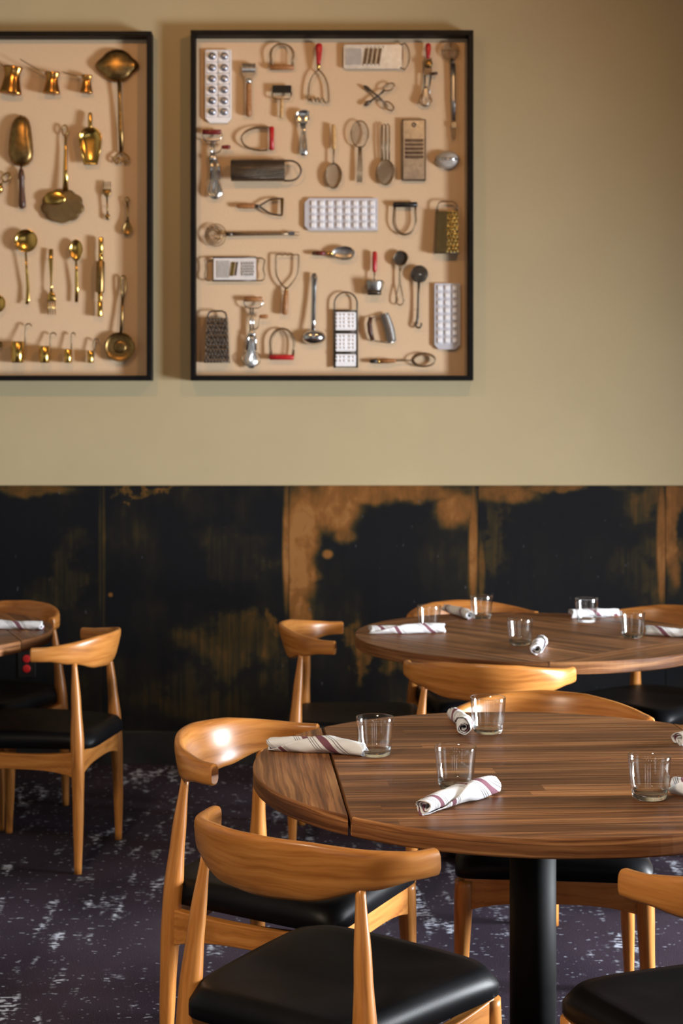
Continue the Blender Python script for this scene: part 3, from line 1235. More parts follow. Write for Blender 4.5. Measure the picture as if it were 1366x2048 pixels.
def shell(m, outline, d_rim, d_deep, power=2.0, rings=8, th=0.8):
    """A dished form: outline at depth d_rim, middle at d_deep; d_deep > d_rim bulges towards the viewer. Two-sided with thickness."""
    n = len(outline)
    cx = sum(p[0] for p in outline) / n
    cy = sum(p[1] for p in outline) / n
    V, Fc = [], []
    for off in (0, -th):
        for k in range(rings):
            s = 1 - k / rings
            d = d_rim + (d_deep - d_rim) * (1 - s ** power) ** (0.5 if power >= 2 else 1)
            V += [(cx + (p[0] - cx) * s, cy + (p[1] - cy) * s, d + off) for p in outline]
        V.append((cx, cy, d_deep + off))
    B = rings * n + 1
    for o in (0, B):
        for k in range(rings - 1):
            for i in range(n):
                j = (i + 1) % n
                Fc.append((o + k * n + i, o + k * n + j, o + (k + 1) * n + j, o + (k + 1) * n + i))
        for i in range(n):
            Fc.append((o + (rings - 1) * n + i, o + (rings - 1) * n + (i + 1) % n, o + B - 1))
    for i in range(n):
        j = (i + 1) % n
        Fc.append((i, j, B + j, B + i))
    m.add(V, Fc, None, True)


HND = [(0, 0.55), (0.05, 0.85), (0.25, 1.0), (0.6, 0.8), (0.85, 0.85), (0.95, 0.7), (1, 0.5)]


def prof(r, tab=HND):
    return [(t, k * r) for t, k in tab]


BAR = [(0, 0.7), (0.03, 1.0), (0.97, 1.0), (1, 0.7)]

# ---- left shadow box: brass -------------------------------------------------


def cezve(x0, x1, ytop, ybot, hx, hy, label, tilt):
    it = Item('coffee_pot', label, 'coffee pot', (x0 + x1) / 2, (ytop + ybot) / 2, GB)
    r = (x1 - x0) / 2
    cx = (x0 + x1) / 2
    d = r * 0.62 + 0.5
    it.turned('pot_body', 'copper_brass', (cx + tilt, ytop, d), (cx - tilt, ybot, d),
              [(t, k * r) for t, k in [(0, 0.80), (0.03, 0.86), (0.1, 0.8), (0.25, 0.68), (0.45, 0.70), (0.7, 0.82), (0.92, 0.97), (0.97, 0.98), (1, 0.92)]], None, 28, flat=0.62)
    it.tube('long_handle', 'wire_aged', [(cx + tilt - r * 0.6, ytop + 6, d + 2), (hx, hy, d + 6)], [1.3, 0.8])


cezve(4, 50, 137, 192, -4, 122, 'largest brass coffee pot in the row, at left photo edge', 3)
cezve(89, 124, 148, 191, 44, 123, 'middle brass coffee pot with long thin handle', 1)
cezve(162, 188, 153, 189, 128, 148, 'smallest brass coffee pot, beside the big spouted ladle', 0.5)

it = Item('spouted_ladle', 'large worn brass ladle with two pouring lips and heart-shaped handle end', 'ladle', 235, 134, GB)
out = []
for k in range(48):
    a = 2 * PI * k / 48
    rr = 34 + 9.5 * max(0, abs(math.cos(a)) - 0.86) / 0.14
    out.append((235 + rr * math.cos(a), 133 + 33.5 * math.sin(a)))
it.part('bowl', 'brass_worn', lambda m: shell(m, out, 2, 15, 2.0, 10))
it.tube('handle', 'brass_worn', [(240, 164, 8), (240.5, 200, 5), (242, 260, 3), (243.5, 307, 3)], [4.2, 3.6, 4.6, 4.0], flat=0.5)
for s in (-1, 1):
    it.tube('scroll', 'brass_worn', spline([(244, 305, 3), (244 + s * 7, 309, 3), (244 + s * 14.5, 317, 3), (244 + s * 13, 325, 3), (244 + s * 7, 327, 3), (244 + s * 3, 321, 3), (244 + s * 7, 317, 3)]), 1.8)

it = Item('grain_scoop', 'long hammered brass scoop with dark turned wooden handle', 'scoop', 43, 290, GB)
o = [(26, 246), (33, 236), (42, 231), (52, 234), (59, 241), (63, 255), (66, 280), (68, 305), (66, 320), (58, 330), (46, 335), (32, 331), (22, 321), (18, 307), (19, 285), (22, 262)]
it.part('scoop_body', 'brass_worn', lambda m: shell(m, o, 2, 15, 2.6, 10))
it.turned('handle', 'utensil_wood_dark', (44, 334, 5), (46.5, 418, 5), [(0, 2.5), (0.06, 2.2), (0.08, 4.5), (0.2, 6.2), (0.3, 6.4), (0.32, 5.2), (0.6, 5.6), (0.85, 7.2), (0.96, 7), (1, 4)])

it = Item('skimmer', 'brass skimmer with scalloped pierced head and looped handle', 'skimmer', 129, 350, GB)
sc = []
for k in range(72):
    a = 2 * PI * k / 72
    rr = 1 + 0.09 * abs(math.sin(a * 4.5 + 0.7))
    sc.append((126 + 40 * rr * math.cos(a), 413 + 31.5 * rr * math.sin(a)))
it.part('pierced_head', 'brass_pierced', lambda m: shell(m, sc, 3, 8, 2.0, 8))
it.part('rosette', 'brass', lambda m: shell(m, ring(112, 398, 22, 15, 24), 7.2, 9.5, 2.0, 5))
it.tube('handle', 'brass', [(133, 384, 8), (132, 340, 5), (132.5, 300, 4), (132, 272, 4)], [6, 4.2, 3, 2], flat=0.45)
it.tube('hanging_loop', 'brass_worn', ring(131, 262, 5.5, 10, 24, 4), 1.6, closed=True)

it = Item('flour_scoop', 'polished brass flour scoop with open mouth downwards', 'scoop', 182, 290, GB)
body = [(160, 280), (162, 270), (168, 262), (176, 258), (188, 258), (197, 262), (203, 270), (205, 280), (203, 300), (196, 332), (171, 332), (164, 300)]
it.part('scoop_body', 'brass', lambda m: shell(m, body, 11, 2, 3.0, 8))
it.tube('rim', 'brass', [(171, 332, 11), (164, 300, 11), (160, 280, 11), (162, 270, 11), (168, 262, 11), (176, 258, 11), (188, 258, 11), (197, 262, 11), (203, 270, 11), (205, 280, 11), (203, 300, 11), (196, 332, 11)], 1.2)
it.turned('handle', 'brass', (182, 259, 9), (182, 227, 6), [(0, 3), (0.1, 4.2), (0.8, 4.4), (0.93, 4), (1, 2)])

it = Item('sugar_ladle', 'small brass ladle with ring handle, cut off at left edge', 'ladle', 4, 372, GB)
it.part('bowl', 'brass', lambda m: shell(m, ring(-4, 378, 12, 12), 3, 10))
it.tube('ring_handle', 'brass_worn', ring(14.5, 356, 6.5, 10, 24, 4, 35), 1.7, closed=True)
it.tube('stem', 'brass_worn', [(3, 371, 5), (9.5, 364, 4)], 2.2)

it = Item('small_fork', 'tiny worn brass fork with tines up', 'fork', 215, 401, GB)
for k in range(4):
    x = 208.5 + k * 4.3
    it.tube('tine', 'brass_worn', [(x, 364, 3), (x, 384, 4)], [0.8, 1.3])
it.part('fork_head', 'brass_worn', lambda m: shell(m, [(206.5, 380), (223, 380), (223, 388), (219, 393), (215, 397), (211, 393), (206.5, 388)], 3.5, 5, 2, 4))
it.tube('handle', 'brass_worn', [(215, 394, 4), (215.5, 415, 3), (216, 430, 3)], [1.9, 1.5, 1.9])
it.part('handle_end', 'brass_worn', lambda m: shell(m, ring(216, 434, 5, 6, 18), 2, 4, 2, 4))

it = Item('small_spoon', 'tiny worn brass spoon by right frame side, bowl down', 'spoon', 256, 433, GB)
it.tube('hanging_loop', 'brass_worn', ring(255.5, 401, 3.6, 5.5, 18, 3), 1.3, closed=True)
it.tube('handle', 'brass_worn', [(255.8, 406, 3), (256, 425, 3), (256.2, 445, 4)], [2.3, 1.3, 2.6])
it.part('bowl', 'brass_worn', lambda m: shell(m, [(256, 438), (261, 446), (266, 457), (265, 465), (261, 470), (256, 472), (251, 470), (247, 465), (246.5, 457), (251, 446)], 5, 1.5, 2, 6))

it = Item('ladle', 'polished brass ladle with round bowl at top, fork to its right', 'ladle', 54, 535, GB)
it.part('bowl', 'brass', lambda m: shell(m, ring(54.5, 483, 23, 23, 40), 10, 2, 2, 9))
it.tube('handle', 'brass', [(54, 505, 9), (55, 540, 6), (57.5, 575, 4), (57, 600, 4), (55, 609, 5)], [2, 2.6, 3.4, 4.2, 3.2], flat=0.5)

it = Item('serving_fork', 'polished brass fork with tines down, between ladle and spoon', 'fork', 104, 565, GB)
it.tube('handle', 'brass', [(103, 499, 3), (103, 520, 4), (104, 550, 5), (104, 572, 5), (104, 584, 5)], [4.6, 4.4, 2.8, 1.8, 3], flat=0.5)
it.part('fork_head', 'brass', lambda m: shell(m, [(101, 583), (107, 583), (112, 591), (113, 603), (96, 603), (97, 591)], 3.5, 6, 2, 4))
for k in range(4):
    x = 97.5 + k * 4.6
    it.tube('tine', 'brass', [(x, 600, 5), (x + 0.3, 630, 3)], [1.7, 0.9])

it = Item('table_spoon', 'polished brass spoon with bowl at top, left of the dark-waisted roller', 'spoon', 154, 543, GB)
it.part('bowl', 'brass', lambda m: shell(m, [(154 + 13.5 * math.cos(a) * (1 - 0.22 * max(0, math.sin(a))), 502 + 22 * math.sin(a)) for a in [2 * PI * k / 32 for k in range(32)]], 8, 2, 2, 8))
it.tube('handle', 'brass', [(154, 522, 8), (154.5, 545, 6), (155, 575, 4), (154, 605, 4)], [2, 3.2, 3.8, 3.4], flat=0.5)

it = Item('roller_mill', 'slim brass cylinder mill with dark thicker waist', 'mill', 202, 555, GB)
it.turned('upper_tube', 'brass', (203.5, 476, 7), (203, 526, 7), [(0, 4.2), (0.03, 5), (0.6, 5), (0.62, 4.2), (0.66, 4.2), (0.68, 5), (1, 5)])
it.turned('waist', 'brass_worn', (203, 524, 8.2), (202, 586, 8.2), [(0, 7.6), (0.02, 8.2), (0.98, 8.2), (1, 7.6)])
it.turned('lower_tube', 'brass', (202, 585, 7), (201, 634, 7), [(0, 5), (0.3, 5), (0.32, 4.3), (0.36, 4.3), (0.38, 5.2), (0.96, 5.6), (1, 4.8)])

for (x0, x1, y0, y1, hx, hy, ex, ey, lab) in (
        (25, 52, 684, 726, 53, 649, 65, 656, 'largest of the four brass measuring cups with hooked handles'),
        (81, 103, 693, 726, 102.5, 667, 114, 673, 'second largest brass measuring cup with hooked handle'),
        (130, 146.5, 699, 726, 144.5, 667, 152, 667, 'third brass measuring cup with hooked handle, before the smallest'),
        (176, 189.5, 702, 726, 189.5, 679, 200, 684, 'smallest brass measuring cup with hooked handle, beside the strainer pan')):
    it = Item('measuring_cup', lab, 'measuring cup', (x0 + x1) / 2, (y0 + y1) / 2, GB)
    r = (x1 - x0) / 2
    it.turned('cup', 'brass', ((x0 + x1) / 2, y0, r + 1), ((x0 + x1) / 2, y1, r + 1), [(0, r * 0.9), (0.03, r), (0.95, r * 0.93), (1, r * 0.85)], None, 28)
    it.tube('hook_handle', 'wire_aged', [(hx, y0 + 12, r + 2), (hx, hy + 6, 5)] + arc((hx + ex) / 2, hy + 5, (ex - hx) / 2, 6, 180, 350, 10, 5), 1.5)

it = Item('strainer_pan', 'round worn brass pan with long slotted handle at bottom right', 'pan', 244, 640, GB)
it.part('pan', 'brass_worn', lambda m: shell(m, ring(241, 694, 30, 29.5, 48), 9, 3, 3.5, 10))
it.part('pan_center', 'brass_worn', lambda m: shell(m, ring(241, 694, 13, 13, 32), 3.6, 6, 2, 5))
it.tube('handle', 'brass_worn', [(243.6, 667, 8), (245, 625, 5), (246, 600, 4)], [3.2, 2.8, 2.8], flat=0.6)
it.tube('handle_slot', 'brass_worn', [(245.4, 604, 4), (243.6, 580, 4), (243.4, 560, 4)] + arc(247.8, 558, 4.4, 6, 180, 360, 10, 4) + [(252.2, 575, 4), (246.6, 604, 4)], 1.6)

it = Item('jam_ladle', 'round brass ladle bowl mostly outside the left photo edge', 'ladle', 2, 608, GB)
it.part('bowl', 'brass', lambda m: shell(m, ring(-3, 608, 17, 18), 10, 3, 2, 8))
it.tube('handle', 'brass', [(-18, 608, 8), (-60, 608, 4)], [2.2, 3], flat=0.5)
it = Item('salt_spoon', 'tiny worn brass spoon tip at left edge above measuring cups', 'spoon', 0, 689, GB)
it.part('bowl', 'brass_worn', lambda m: shell(m, ring(1, 689, 6, 6, 18), 5, 2, 2, 5))
it.tube('handle', 'brass_worn', [(-4, 689, 4), (-40, 689, 3)], 1.4)

# ---- right shadow box --------------------------------------------------------


def pocket_tray(label, x0, y0, x1, y1, cols, rows, r, chamf, dome, shade):
    it = Item('ravioli_tray', label, 'tray', (x0 + x1) / 2, (y0 + y1) / 2, GS, 3.0)
    c = chamf
    if c == 'bottom':
        poly = [(x0 + 2, y0), (x1 - 2, y0), (x1, y0 + 2), (x1, y1 - 9), (x1 - 9, y1), (x0 + 9, y1), (x0, y1 - 9), (x0, y0 + 2)]
    else:
        poly = [(x0 + 9, y0), (x1 - 2, y0), (x1, y0 + 2), (x1, y1 - 2), (x1 - 2, y1), (x0 + 9, y1), (x0, y1 - 9), (x0, y0 + 9)]
    it.part('tray_plate', 'tin_white' if dome else 'tin_gap_shade', lambda m: plate(m, poly, 0.5, 5), bevel=0.0015)
    hx, hy = abs(cols[1] - cols[0]) / 2 - 0.8, abs(rows[1] - rows[0]) / 2 - 0.8
    for y in rows:
        for x in cols:
            def f(m):
                m.tube([(x - hx, y - hy, 5.2), (x + hx, y - hy, 5.2), (x + hx, y + hy, 5.2), (x - hx, y + hy, 5.2)], 0.45, 6, closed=True)
                if dome:
                    shell(m, ring(x, y, r, r, 24), 5, 5 + r * 0.75, 2, 6, 0.3)
                else:
                    o = rrect(x - r, y - r, x + r, y + r, r * 0.35, 3)
                    n = len(o)
                    i2 = [(x + (p[0] - x) * 0.72, y + (p[1] - y) * 0.72) for p in o]
                    m.add([(*p, 5) for p in o] + [(*p, 8) for p in i2], [(k, (k + 1) % n, n + (k + 1) % n, n + k) for k in range(n)] + [tuple(n + k for k in range(n))], None, False)
            it.part('pocket', shade, f)
    return it


pocket_tray('tall white metal ravioli tray with twelve round domes', 411, 101, 463, 247, [425, 449], [114, 137, 159, 181, 203, 225], 8, 'bottom', True, 'tin_shade')
pocket_tray('wide white ravioli tray with four rows of square pockets', 609, 397, 755, 462, [627 + 16.8 * k for k in range(8)], [408.2, 422.6, 437, 451.4], 5.2, 'left', False, 'tin_white')
pocket_tray('tall white ravioli tray with three columns, right side near frame', 868, 567, 920, 699, [879, 894, 909], [576.8 + 14.9 * k for k in range(8)], 5.2, 'bottom', False, 'tin_white')

it = Item('fish_scaler', 'upright fish scaler with ridged metal head and brown wooden handle', 'scaler', 498, 182)
it.part('ridged_head', 'steel_dull', lambda m: [plate(m, [(484, 131), (512, 131), (512, 148), (506, 156), (503, 170), (492, 170), (490, 156), (484, 148)], 2, 6)] and
        [m.tube([(486 + 3.4 * k, 129, 7), (486 + 3.4 * k, 147, 7)], 1.2, 6) for k in range(8)])
it.turned('handle', 'utensil_wood', (498, 168, 6), (498, 235, 6), [(0, 5.2), (0.05, 5.6), (0.5, 5.6), (0.8, 6.2), (0.96, 6), (1, 3.5)])
it.turned('ferrule', 'steel', (498, 160, 6), (498, 170, 6), [(0, 4.6), (0.1, 5.6), (1, 5.6)])

it = Item('dough_cutter', 'round-wire pastry cutter with brown wooden bar, top left row', 'cutter', 563, 115)
it.tube('wire_hoop', 'wire_aged', [(542, 138, 4)] + arc(564, 112, 24, 22, 165, 375, 30, 5) + [(586, 138, 4)], 1.4)
it.tube('wire_hoop', 'wire_aged', [(546, 138, 7)] + arc(564, 113, 21, 22, 165, 375, 30, 8) + [(583, 138, 7)], 1.2)
it.turned('handle', 'utensil_wood', (540, 137, 5), (588, 137, 5), prof(5.2, BAR))

it = Item('potato_masher', 'wire potato masher with glossy red handle, at top', 'masher', 637, 150)
it.turned('handle', 'red_lacquer', (638, 90, 7), (637, 132, 7), [(0, 4), (0.05, 6.3), (0.25, 7), (0.55, 5.8), (0.85, 4.4), (1, 4)])
it.turned('ferrule', 'brass', (637, 131, 7), (637, 144, 7), [(0, 4), (0.4, 4), (0.5, 3), (1, 3)])
it.tube('wire_frame', 'wire_aged', spline([(636.5, 142, 6), (626, 154, 5), (619, 172, 4), (617.5, 190, 4), (617, 204, 4)]) +
        spline([(621, 200, 5), (624, 205, 7), (628, 198, 7), (632, 205, 7), (636, 198, 7), (640, 206, 7), (645, 199, 7), (650, 207, 6), (656, 207, 4)], 5) +
        spline([(657.5, 207, 4), (657, 190, 4), (655, 172, 4), (648, 154, 5), (637.5, 142, 6)]), 1.7)

it = Item('slicing_comb', 'small comb cutter, black ridged blade over pale wooden handle', 'cutter', 564, 203)
it.part('comb_blade', 'black_lacquer', lambda m: [m.box((545 + 3.2 * k, 173, 3), (547.4 + 3.2 * k, 188, 7)) for k in range(12)] and m.box((545, 172.5, 2.5), (583, 187, 4.5)))
it.tube('wire_frame', 'wire_aged', [(545, 186, 5), (545, 196, 5), (549, 200, 5), (579, 200, 5), (582.5, 196, 5), (583, 186, 5)], 1.5)
it.turned('handle', 'utensil_wood_pale', (564, 200, 5), (563, 238, 5), [(0, 3), (0.1, 3.4), (0.7, 3.8), (0.95, 4), (1, 2.5)])


def slots(m, pts, d, r):
    for (a, b) in pts:
        m.tube([(*a, d), (*b, d)], r, 8)


it = Item('hand_grater', 'bright steel flat grater with slanted slots and wire handle', 'grater', 750, 116)
it.part('plate', 'steel_blued', lambda m: plate(m, rrect(687, 91, 803, 140, 5), 2, 5), bevel=0.0015)
it.part('fine_grating', 'steel_punched', lambda m: plate(m, rrect(691, 99, 723, 132, 2), 4.5, 6))
it.part('slicing_slots', 'iron_dark', lambda m: [plate(m, [(730 + 9 * k, 99), (736.5 + 9 * k, 99), (731.5 + 9 * k, 130), (725 + 9 * k, 130)], 4.5, 6.2) for k in range(4)])
it.part('rivets', 'steel', lambda m: [shell(m, ring(x, y, 1.8, 1.8, 10), 5, 6.5, 2, 3, 0.2) for x, y in [(734 + 8 * k, 96) for k in range(5)] + [(726 + 8 * k, 132) for k in range(5)]])
it.tube('wire_handle', 'wire_aged', [(800, 92, 4)] + arc(803, 115, 15.5, 28, -70, 70, 20, 5) + [(800, 137, 4)], 1.4)

it = Item('serving_tongs', 'small scissor tongs with looped handles lying crosswise', 'tongs', 757, 195)
it.tube('arm', 'iron_dark', [(735, 178, 4), (745, 186, 4.5), (755.5, 194.5, 5), (768, 207, 5)], 2.0)
it.tube('finger_loop', 'wire_aged', ring(777, 214, 11.5, 6.5, 24, 5, 38), 1.6, closed=True)
it.tube('arm', 'iron_dark', [(735, 208, 4), (745, 201, 5), (755.5, 194.5, 6), (768, 183, 5)], 2.0)
it.tube('finger_loop', 'wire_aged', ring(777.5, 176, 11.5, 6.5, 24, 5, -24), 1.6, closed=True)
it.part('claw', 'iron_dark', lambda m: shell(m, [(726, 172), (734, 173), (743, 181), (742, 184), (736, 184), (729, 178)], 3, 7, 2, 4))
it.part('claw', 'iron_dark', lambda m: shell(m, [(726, 212), (731, 204), (740, 202), (743, 205), (738, 211), (731, 214)], 3, 7, 2, 4))


def beater_loops(it, cx, ytop, ybot, w, d, m1='steel', wide=None):
    for k, s in ((0, 0.9), (1, 0.35)):
        pts = spline([(cx - 1.5 * s, ytop, d), (cx - w * s * 0.6, ytop + (ybot - ytop) * 0.45, d), (cx - w * s, ybot - (ybot - ytop) * 0.22, d), (cx - w * s * 0.55, ybot - 2, d),
                      (cx, ybot, d), (cx + w * s * 0.55, ybot - 2, d), (cx + w * s, ybot - (ybot - ytop) * 0.22, d), (cx + w * s * 0.6, ytop + (ybot - ytop) * 0.45, d), (cx + 1.5 * s, ytop, d)])
        it.tube('beater_blade', m1, pts, 1.9, flat=0.45)


it = Item('egg_beater', 'rotary egg beater with upright glossy red handle, top right', 'egg beater', 856, 155)
it.turned('handle', 'red_lacquer', (855.5, 90, 8), (855, 120, 8), [(0, 3.5), (0.08, 5.4), (0.35, 5.8), (0.8, 4), (1, 3.4)])
it.part('gear_housing', 'iron_dark', lambda m: [m.lathe((856, 131, 3), (856, 131, 12), [(0, 8), (0.9, 8), (1, 5)], 20)] and m.box((848, 119, 4), (863, 152, 9)))
it.part('gear_wheel', 'brass_worn', lambda m: m.lathe((856, 131, 12), (856, 131, 14), [(0, 7), (0.5, 7.4), (1, 6)], 24))
it.tube('crank', 'wire_aged', [(858, 150, 9), (866, 150, 10), (868, 150, 10)], 1.6)
it.turned('crank_knob', 'utensil_wood_dark', (862, 151, 11), (874, 150, 11), prof(3.2, BAR))
for dx in (-6, 6):
    it.tube('shaft', 'steel_dull', [(855 + dx, 152, 7), (852 + dx * 0.6, 206, 7)], 1.8)
beater_loops(it, 850.5, 176, 214, 13, 8, 'wire_aged')
beater_loops(it, 850.5, 178, 213, 6, 10, 'steel_dull')

it = Item('spiral_whisk', 'long-handled wire spiral whisk standing upright at right frame side', 'whisk', 904, 190)
it.part('wire_coil', 'wire_aged', lambda m: [m.tube(ring(901 + k * 0.4, 104, 17 - 3.2 * k, 17 - 3.2 * k, 28, 4 + 1.6 * k), 0.8, 6, closed=True) for k in range(5)] and
       [m.tube([(901, 121, 4), (901, 112, 9), (901, 96, 9), (901, 87, 4)], 0.8, 6), m.tube([(884, 104, 4), (893, 104, 9), (910, 104, 9), (918, 104, 4)], 0.8, 6)])
it.turned('neck', 'iron_dark', (903, 120, 5), (905, 131, 5), [(0, 4), (1, 3.2)])
it.tube('handle', 'steel_dull', [(905, 130, 5), (906, 160, 5), (906, 200, 5), (907, 242, 4)], [5, 4.4, 4.2, 3.2], flat=0.4)
it.tube('hanging_end', 'wire_aged', [(905, 240, 4), (905, 262, 4), (905.4, 274, 4)] + arc(907.5, 274, 2.4, 6, 180, 0, 8, 4) + [(910, 262, 4), (909, 240, 4)], 0.9)
it.part('end_clip', 'steel', lambda m: plate(m, rrect(902.5, 247, 911.5, 258, 1.5), 3, 6.5))


def rotary_beater(label, bx0, bx1, by, barmat, knobmat, shaft_x, y_fr, y_g, y_b0, y_b1, knob, metal, cx2, w2, ring_w):
    it = Item('egg_beater', label, 'egg beater', shaft_x, (by + y_b1) / 2)
    it.turned('handle', barmat, (bx0, by, 6), (bx1, by, 6), prof(5, BAR))
    it.tube('wire_frame', metal, [(bx0 + 1, by, 6), (bx0 - 1, by + 7, 6), (bx0 + 3, y_fr - 3, 6), (bx0 + 9, y_fr, 6), (bx1 - 9, y_fr, 6), (bx1 - 3, y_fr - 3, 6), (bx1 + 1, by + 7, 6), (bx1 - 1, by, 6)], 1.4)
    it.tube('shaft', metal, [(shaft_x - 2.5, y_fr, 6), (shaft_x - 3, y_g, 6)], 2.0)
    it.tube('shaft', metal, [(shaft_x + 2.5, y_fr, 6), (shaft_x + 3, y_g, 6)], 2.0)
    it.part('gear_wheel', metal, lambda m: m.lathe((shaft_x, y_g, 7), (shaft_x, y_g, 10), [(0, 6), (0.5, 7), (1, 5)], 20))
    it.tube('crank', 'wire_aged', spline([(shaft_x, y_g - 8, 9), ((shaft_x + knob[0]) / 2, y_g - 12, 11), (knob[0] - 7, knob[1], 12)]), 1.3)
    it.turned('crank_knob', knobmat, (knob[0] - 9, knob[1], 12), (knob[0] + 9, knob[1], 12), [(0, 2.4), (0.15, 3.8), (0.7, 4.4), (1, 2.8)])
    for s in (-1, 1):
        it.tube('side_bar', metal, [(shaft_x + s * 4, y_g, 6), (cx2 + s * 7, y_b0, 7), (cx2 + s * 8, (y_b0 + y_b1) / 2 - 4, 7)], 2.8, flat=0.4)
    beater_loops(it, cx2, y_b0, y_b1, w2, 8, metal)
    beater_loops(it, cx2 + 2, y_b0 + 6, y_b1 - 2, w2 * 0.55, 12, metal)
    if ring_w:
        it.tube('beater_ring', 'wire_aged', ring(cx2, y_b1 - 17, ring_w, 15, 32, 6), 0.9, closed=True)
    return it


rotary_beater('tall rotary egg beater with horizontal dark red grip at left', 406, 443, 266, 'dark_red_lacquer', 'dark_red_lacquer', 426, 284, 318, 334, 398, (453, 297), 'steel', 431, 14, 0)
rotary_beater('rotary egg beater with brown wooden grip beside dark box grater', 489, 525, 599, 'utensil_wood', 'utensil_wood', 504, 617, 668, 676, 735, (528, 634), 'steel', 503, 11, 19)

it = Item('dough_cutter', 'wire pastry cutter lying sideways with upright red bar', 'cutter', 515, 279)
it.tube('wire_hoop', 'wire_aged', [(543, 257, 4)] + arc(524, 279, 41, 24, -80, -280, 30, 4) + [(543, 301, 4)], 1.5)
it.tube('wire_hoop', 'wire_aged', [(543, 259, 7)] + arc(523, 280, 39, 22, -80, -280, 30, 7) + [(543, 299, 7)], 1.2)
it.turned('handle', 'red_lacquer', (543.5, 255, 5.5), (543.5, 302, 5.5), [(0, 3.5), (0.03, 5.2), (0.5, 4.6), (0.97, 5.2), (1, 3.5)])

it = Item('ice_cream_spade', 'bright steel ice cream spade with rounded handle', 'scoop', 606, 267)
it.part('blade', 'steel', lambda m: shell(m, [(594, 224), (602, 222), (612, 222), (618, 224), (620, 233), (618, 243), (611, 252), (606, 254), (600, 252), (593, 243), (591, 233)], 8, 3, 2.4, 7))
it.tube('handle', 'steel', [(606, 250, 6), (607, 264, 6), (606.5, 280, 5), (606.5, 300, 5), (607, 309, 5), (607, 313, 5)], [6, 4, 6.2, 8.2, 8, 4], flat=0.4)
it.tube('hanging_hole', 'steel_dull', ring(607, 302, 3.5, 3.5, 16, 8), 0.9, closed=True)

it = Item('drum_grater', 'dark cylindrical grater lying sideways with wire bail', 'grater', 530, 344)
it.part('drum', 'tin_dark_punched', lambda m: m.lathe((463, 344, 17), (570, 344, 17), [(0, 20.5), (0.01, 21.5), (0.99, 21.5), (1, 20.5)], 48, flat=0.75))
it.tube('rim', 'iron_dark', [(466, 323, 17), (568, 323, 17)], 1.0)
it.tube('bail', 'iron_dark', [(568, 324, 12)] + arc(579, 344, 23, 20, -85, 85, 24, 12) + [(568, 364, 12)], 1.9)

it = Item('wire_skimmer', 'wire spoon skimmer with pale wooden handle upright', 'skimmer', 667, 315)
it.turned('handle', 'utensil_wood_pale', (667, 251, 5), (668, 301, 5), [(0, 3.5), (0.05, 4.2), (0.6, 5.4), (0.9, 5), (1, 3.2)])
it.tube('neck', 'wire_aged', [(667.5, 300, 5), (667, 330, 5)], 1.6)
it.tube('rim', 'wire_aged', ring(667, 353, 16, 24.5, 36, 5), 1.5, closed=True)
it.part('mesh_bowl', 'mesh_wire', lambda m: shell(m, ring(667, 353, 15.5, 24, 36), 5, 1.2, 2, 6, 0.5))


def lattice(m, cx, cy, rx, ry, n, d, rot, r=0.5):
    for k in range(1, n):
        t = -1 + 2 * k / n
        h = math.sqrt(max(0, 1 - t * t))
        pts = []
        for s in (-1, 1):
            x, y = rx * h * s, ry * t
            pts.append((cx + x * math.cos(rot) - y * math.sin(rot), cy + x * math.sin(rot) + y * math.cos(rot), d))
        m.tube(pts, r, 5)


it = Item('wire_whisk', 'flat racket-shaped wire whisk with cross wires in its head', 'whisk', 719, 305)
it.tube('rim', 'wire_aged', ring(719.5, 270, 17, 26.5, 36, 5), 1.4, closed=True)
it.part('cross_wires', 'wire_aged', lambda m: lattice(m, 719.5, 268, 16.5, 25, 13, 5, 0.0))
for k in range(4):
    it.tube('handle_wire', 'wire_aged', [(717 + k * 1.8, 294, 5), (716.5 + k * 2, 310, 5), (715 + k * 3, 340, 5), (714.5 + k * 2.8, 366, 5)], 1.0)

it = Item('strainer_tongs', 'wire tongs with oval sieve heads, right of the racket whisk', 'tongs', 771, 311)
for k in range(2):
    it.tube('arm', 'wire_aged', [(764.5 + k * 7, 322, 5), (763.5 + k * 7, 285, 6), (764 + k * 7, 253, 6), (768 + k * 7, 250, 6), (771 + k * 7, 254, 6), (772 + k * 6.5, 285, 6), (771 + k * 7, 322, 5)], 1.5)
it.tube('rim', 'wire_aged', ring(771, 346, 17, 24.5, 36, 5), 1.5, closed=True)
it.part('sieve_head', 'mesh_wire', lambda m: shell(m, ring(771, 346, 16.5, 24, 36), 5, 2, 2, 6, 0.5))
it.part('cross_wires', 'wire_aged', lambda m: lattice(m, 771, 346, 16.5, 24, 14, 6, 0.6, 0.45))

it = Item('flat_grater', 'dull grey upright slicing board with dark slots, right of tongs', 'grater', 827, 302)
it.part('plate', 'iron_dark', lambda m: plate(m, rrect(803, 240, 851, 363, 2), 1, 5), bevel=0.0012)
it.part('face', 'steel_dull', lambda m: plate(m, rrect(806, 243, 848, 360, 1.5), 4.5, 6))
it.part('slicing_slots', 'iron_dark', lambda m: [plate(m, [(809, 280 + 8.2 * k), (846, 280 + 8.2 * k), (846, 285.5 + 8.2 * k), (809, 285.5 + 8.2 * k)], 5.5, 7.4) for k in range(5)])
it.tube('hanging_hole', 'iron_dark', ring(827, 251.5, 3.2, 3.2, 18, 6.2), 1.5, closed=True)

it = Item('tea_infuser', 'grey perforated egg-shaped tea infuser near right frame side', 'tea infuser', 894, 321)
it.part('shell', 'steel_punched', lambda m: shell(m, ring(894, 321, 24.5, 17.5, 40), 2, 18, 2, 9))
it.part('band', 'steel', lambda m: m.tube([(870, 321, 4), (876, 321, 12), (885, 321, 17), (894, 321, 18.4), (903, 321, 17), (912, 321, 12), (918, 321, 4)], 2.6, 8, flat=0.4))

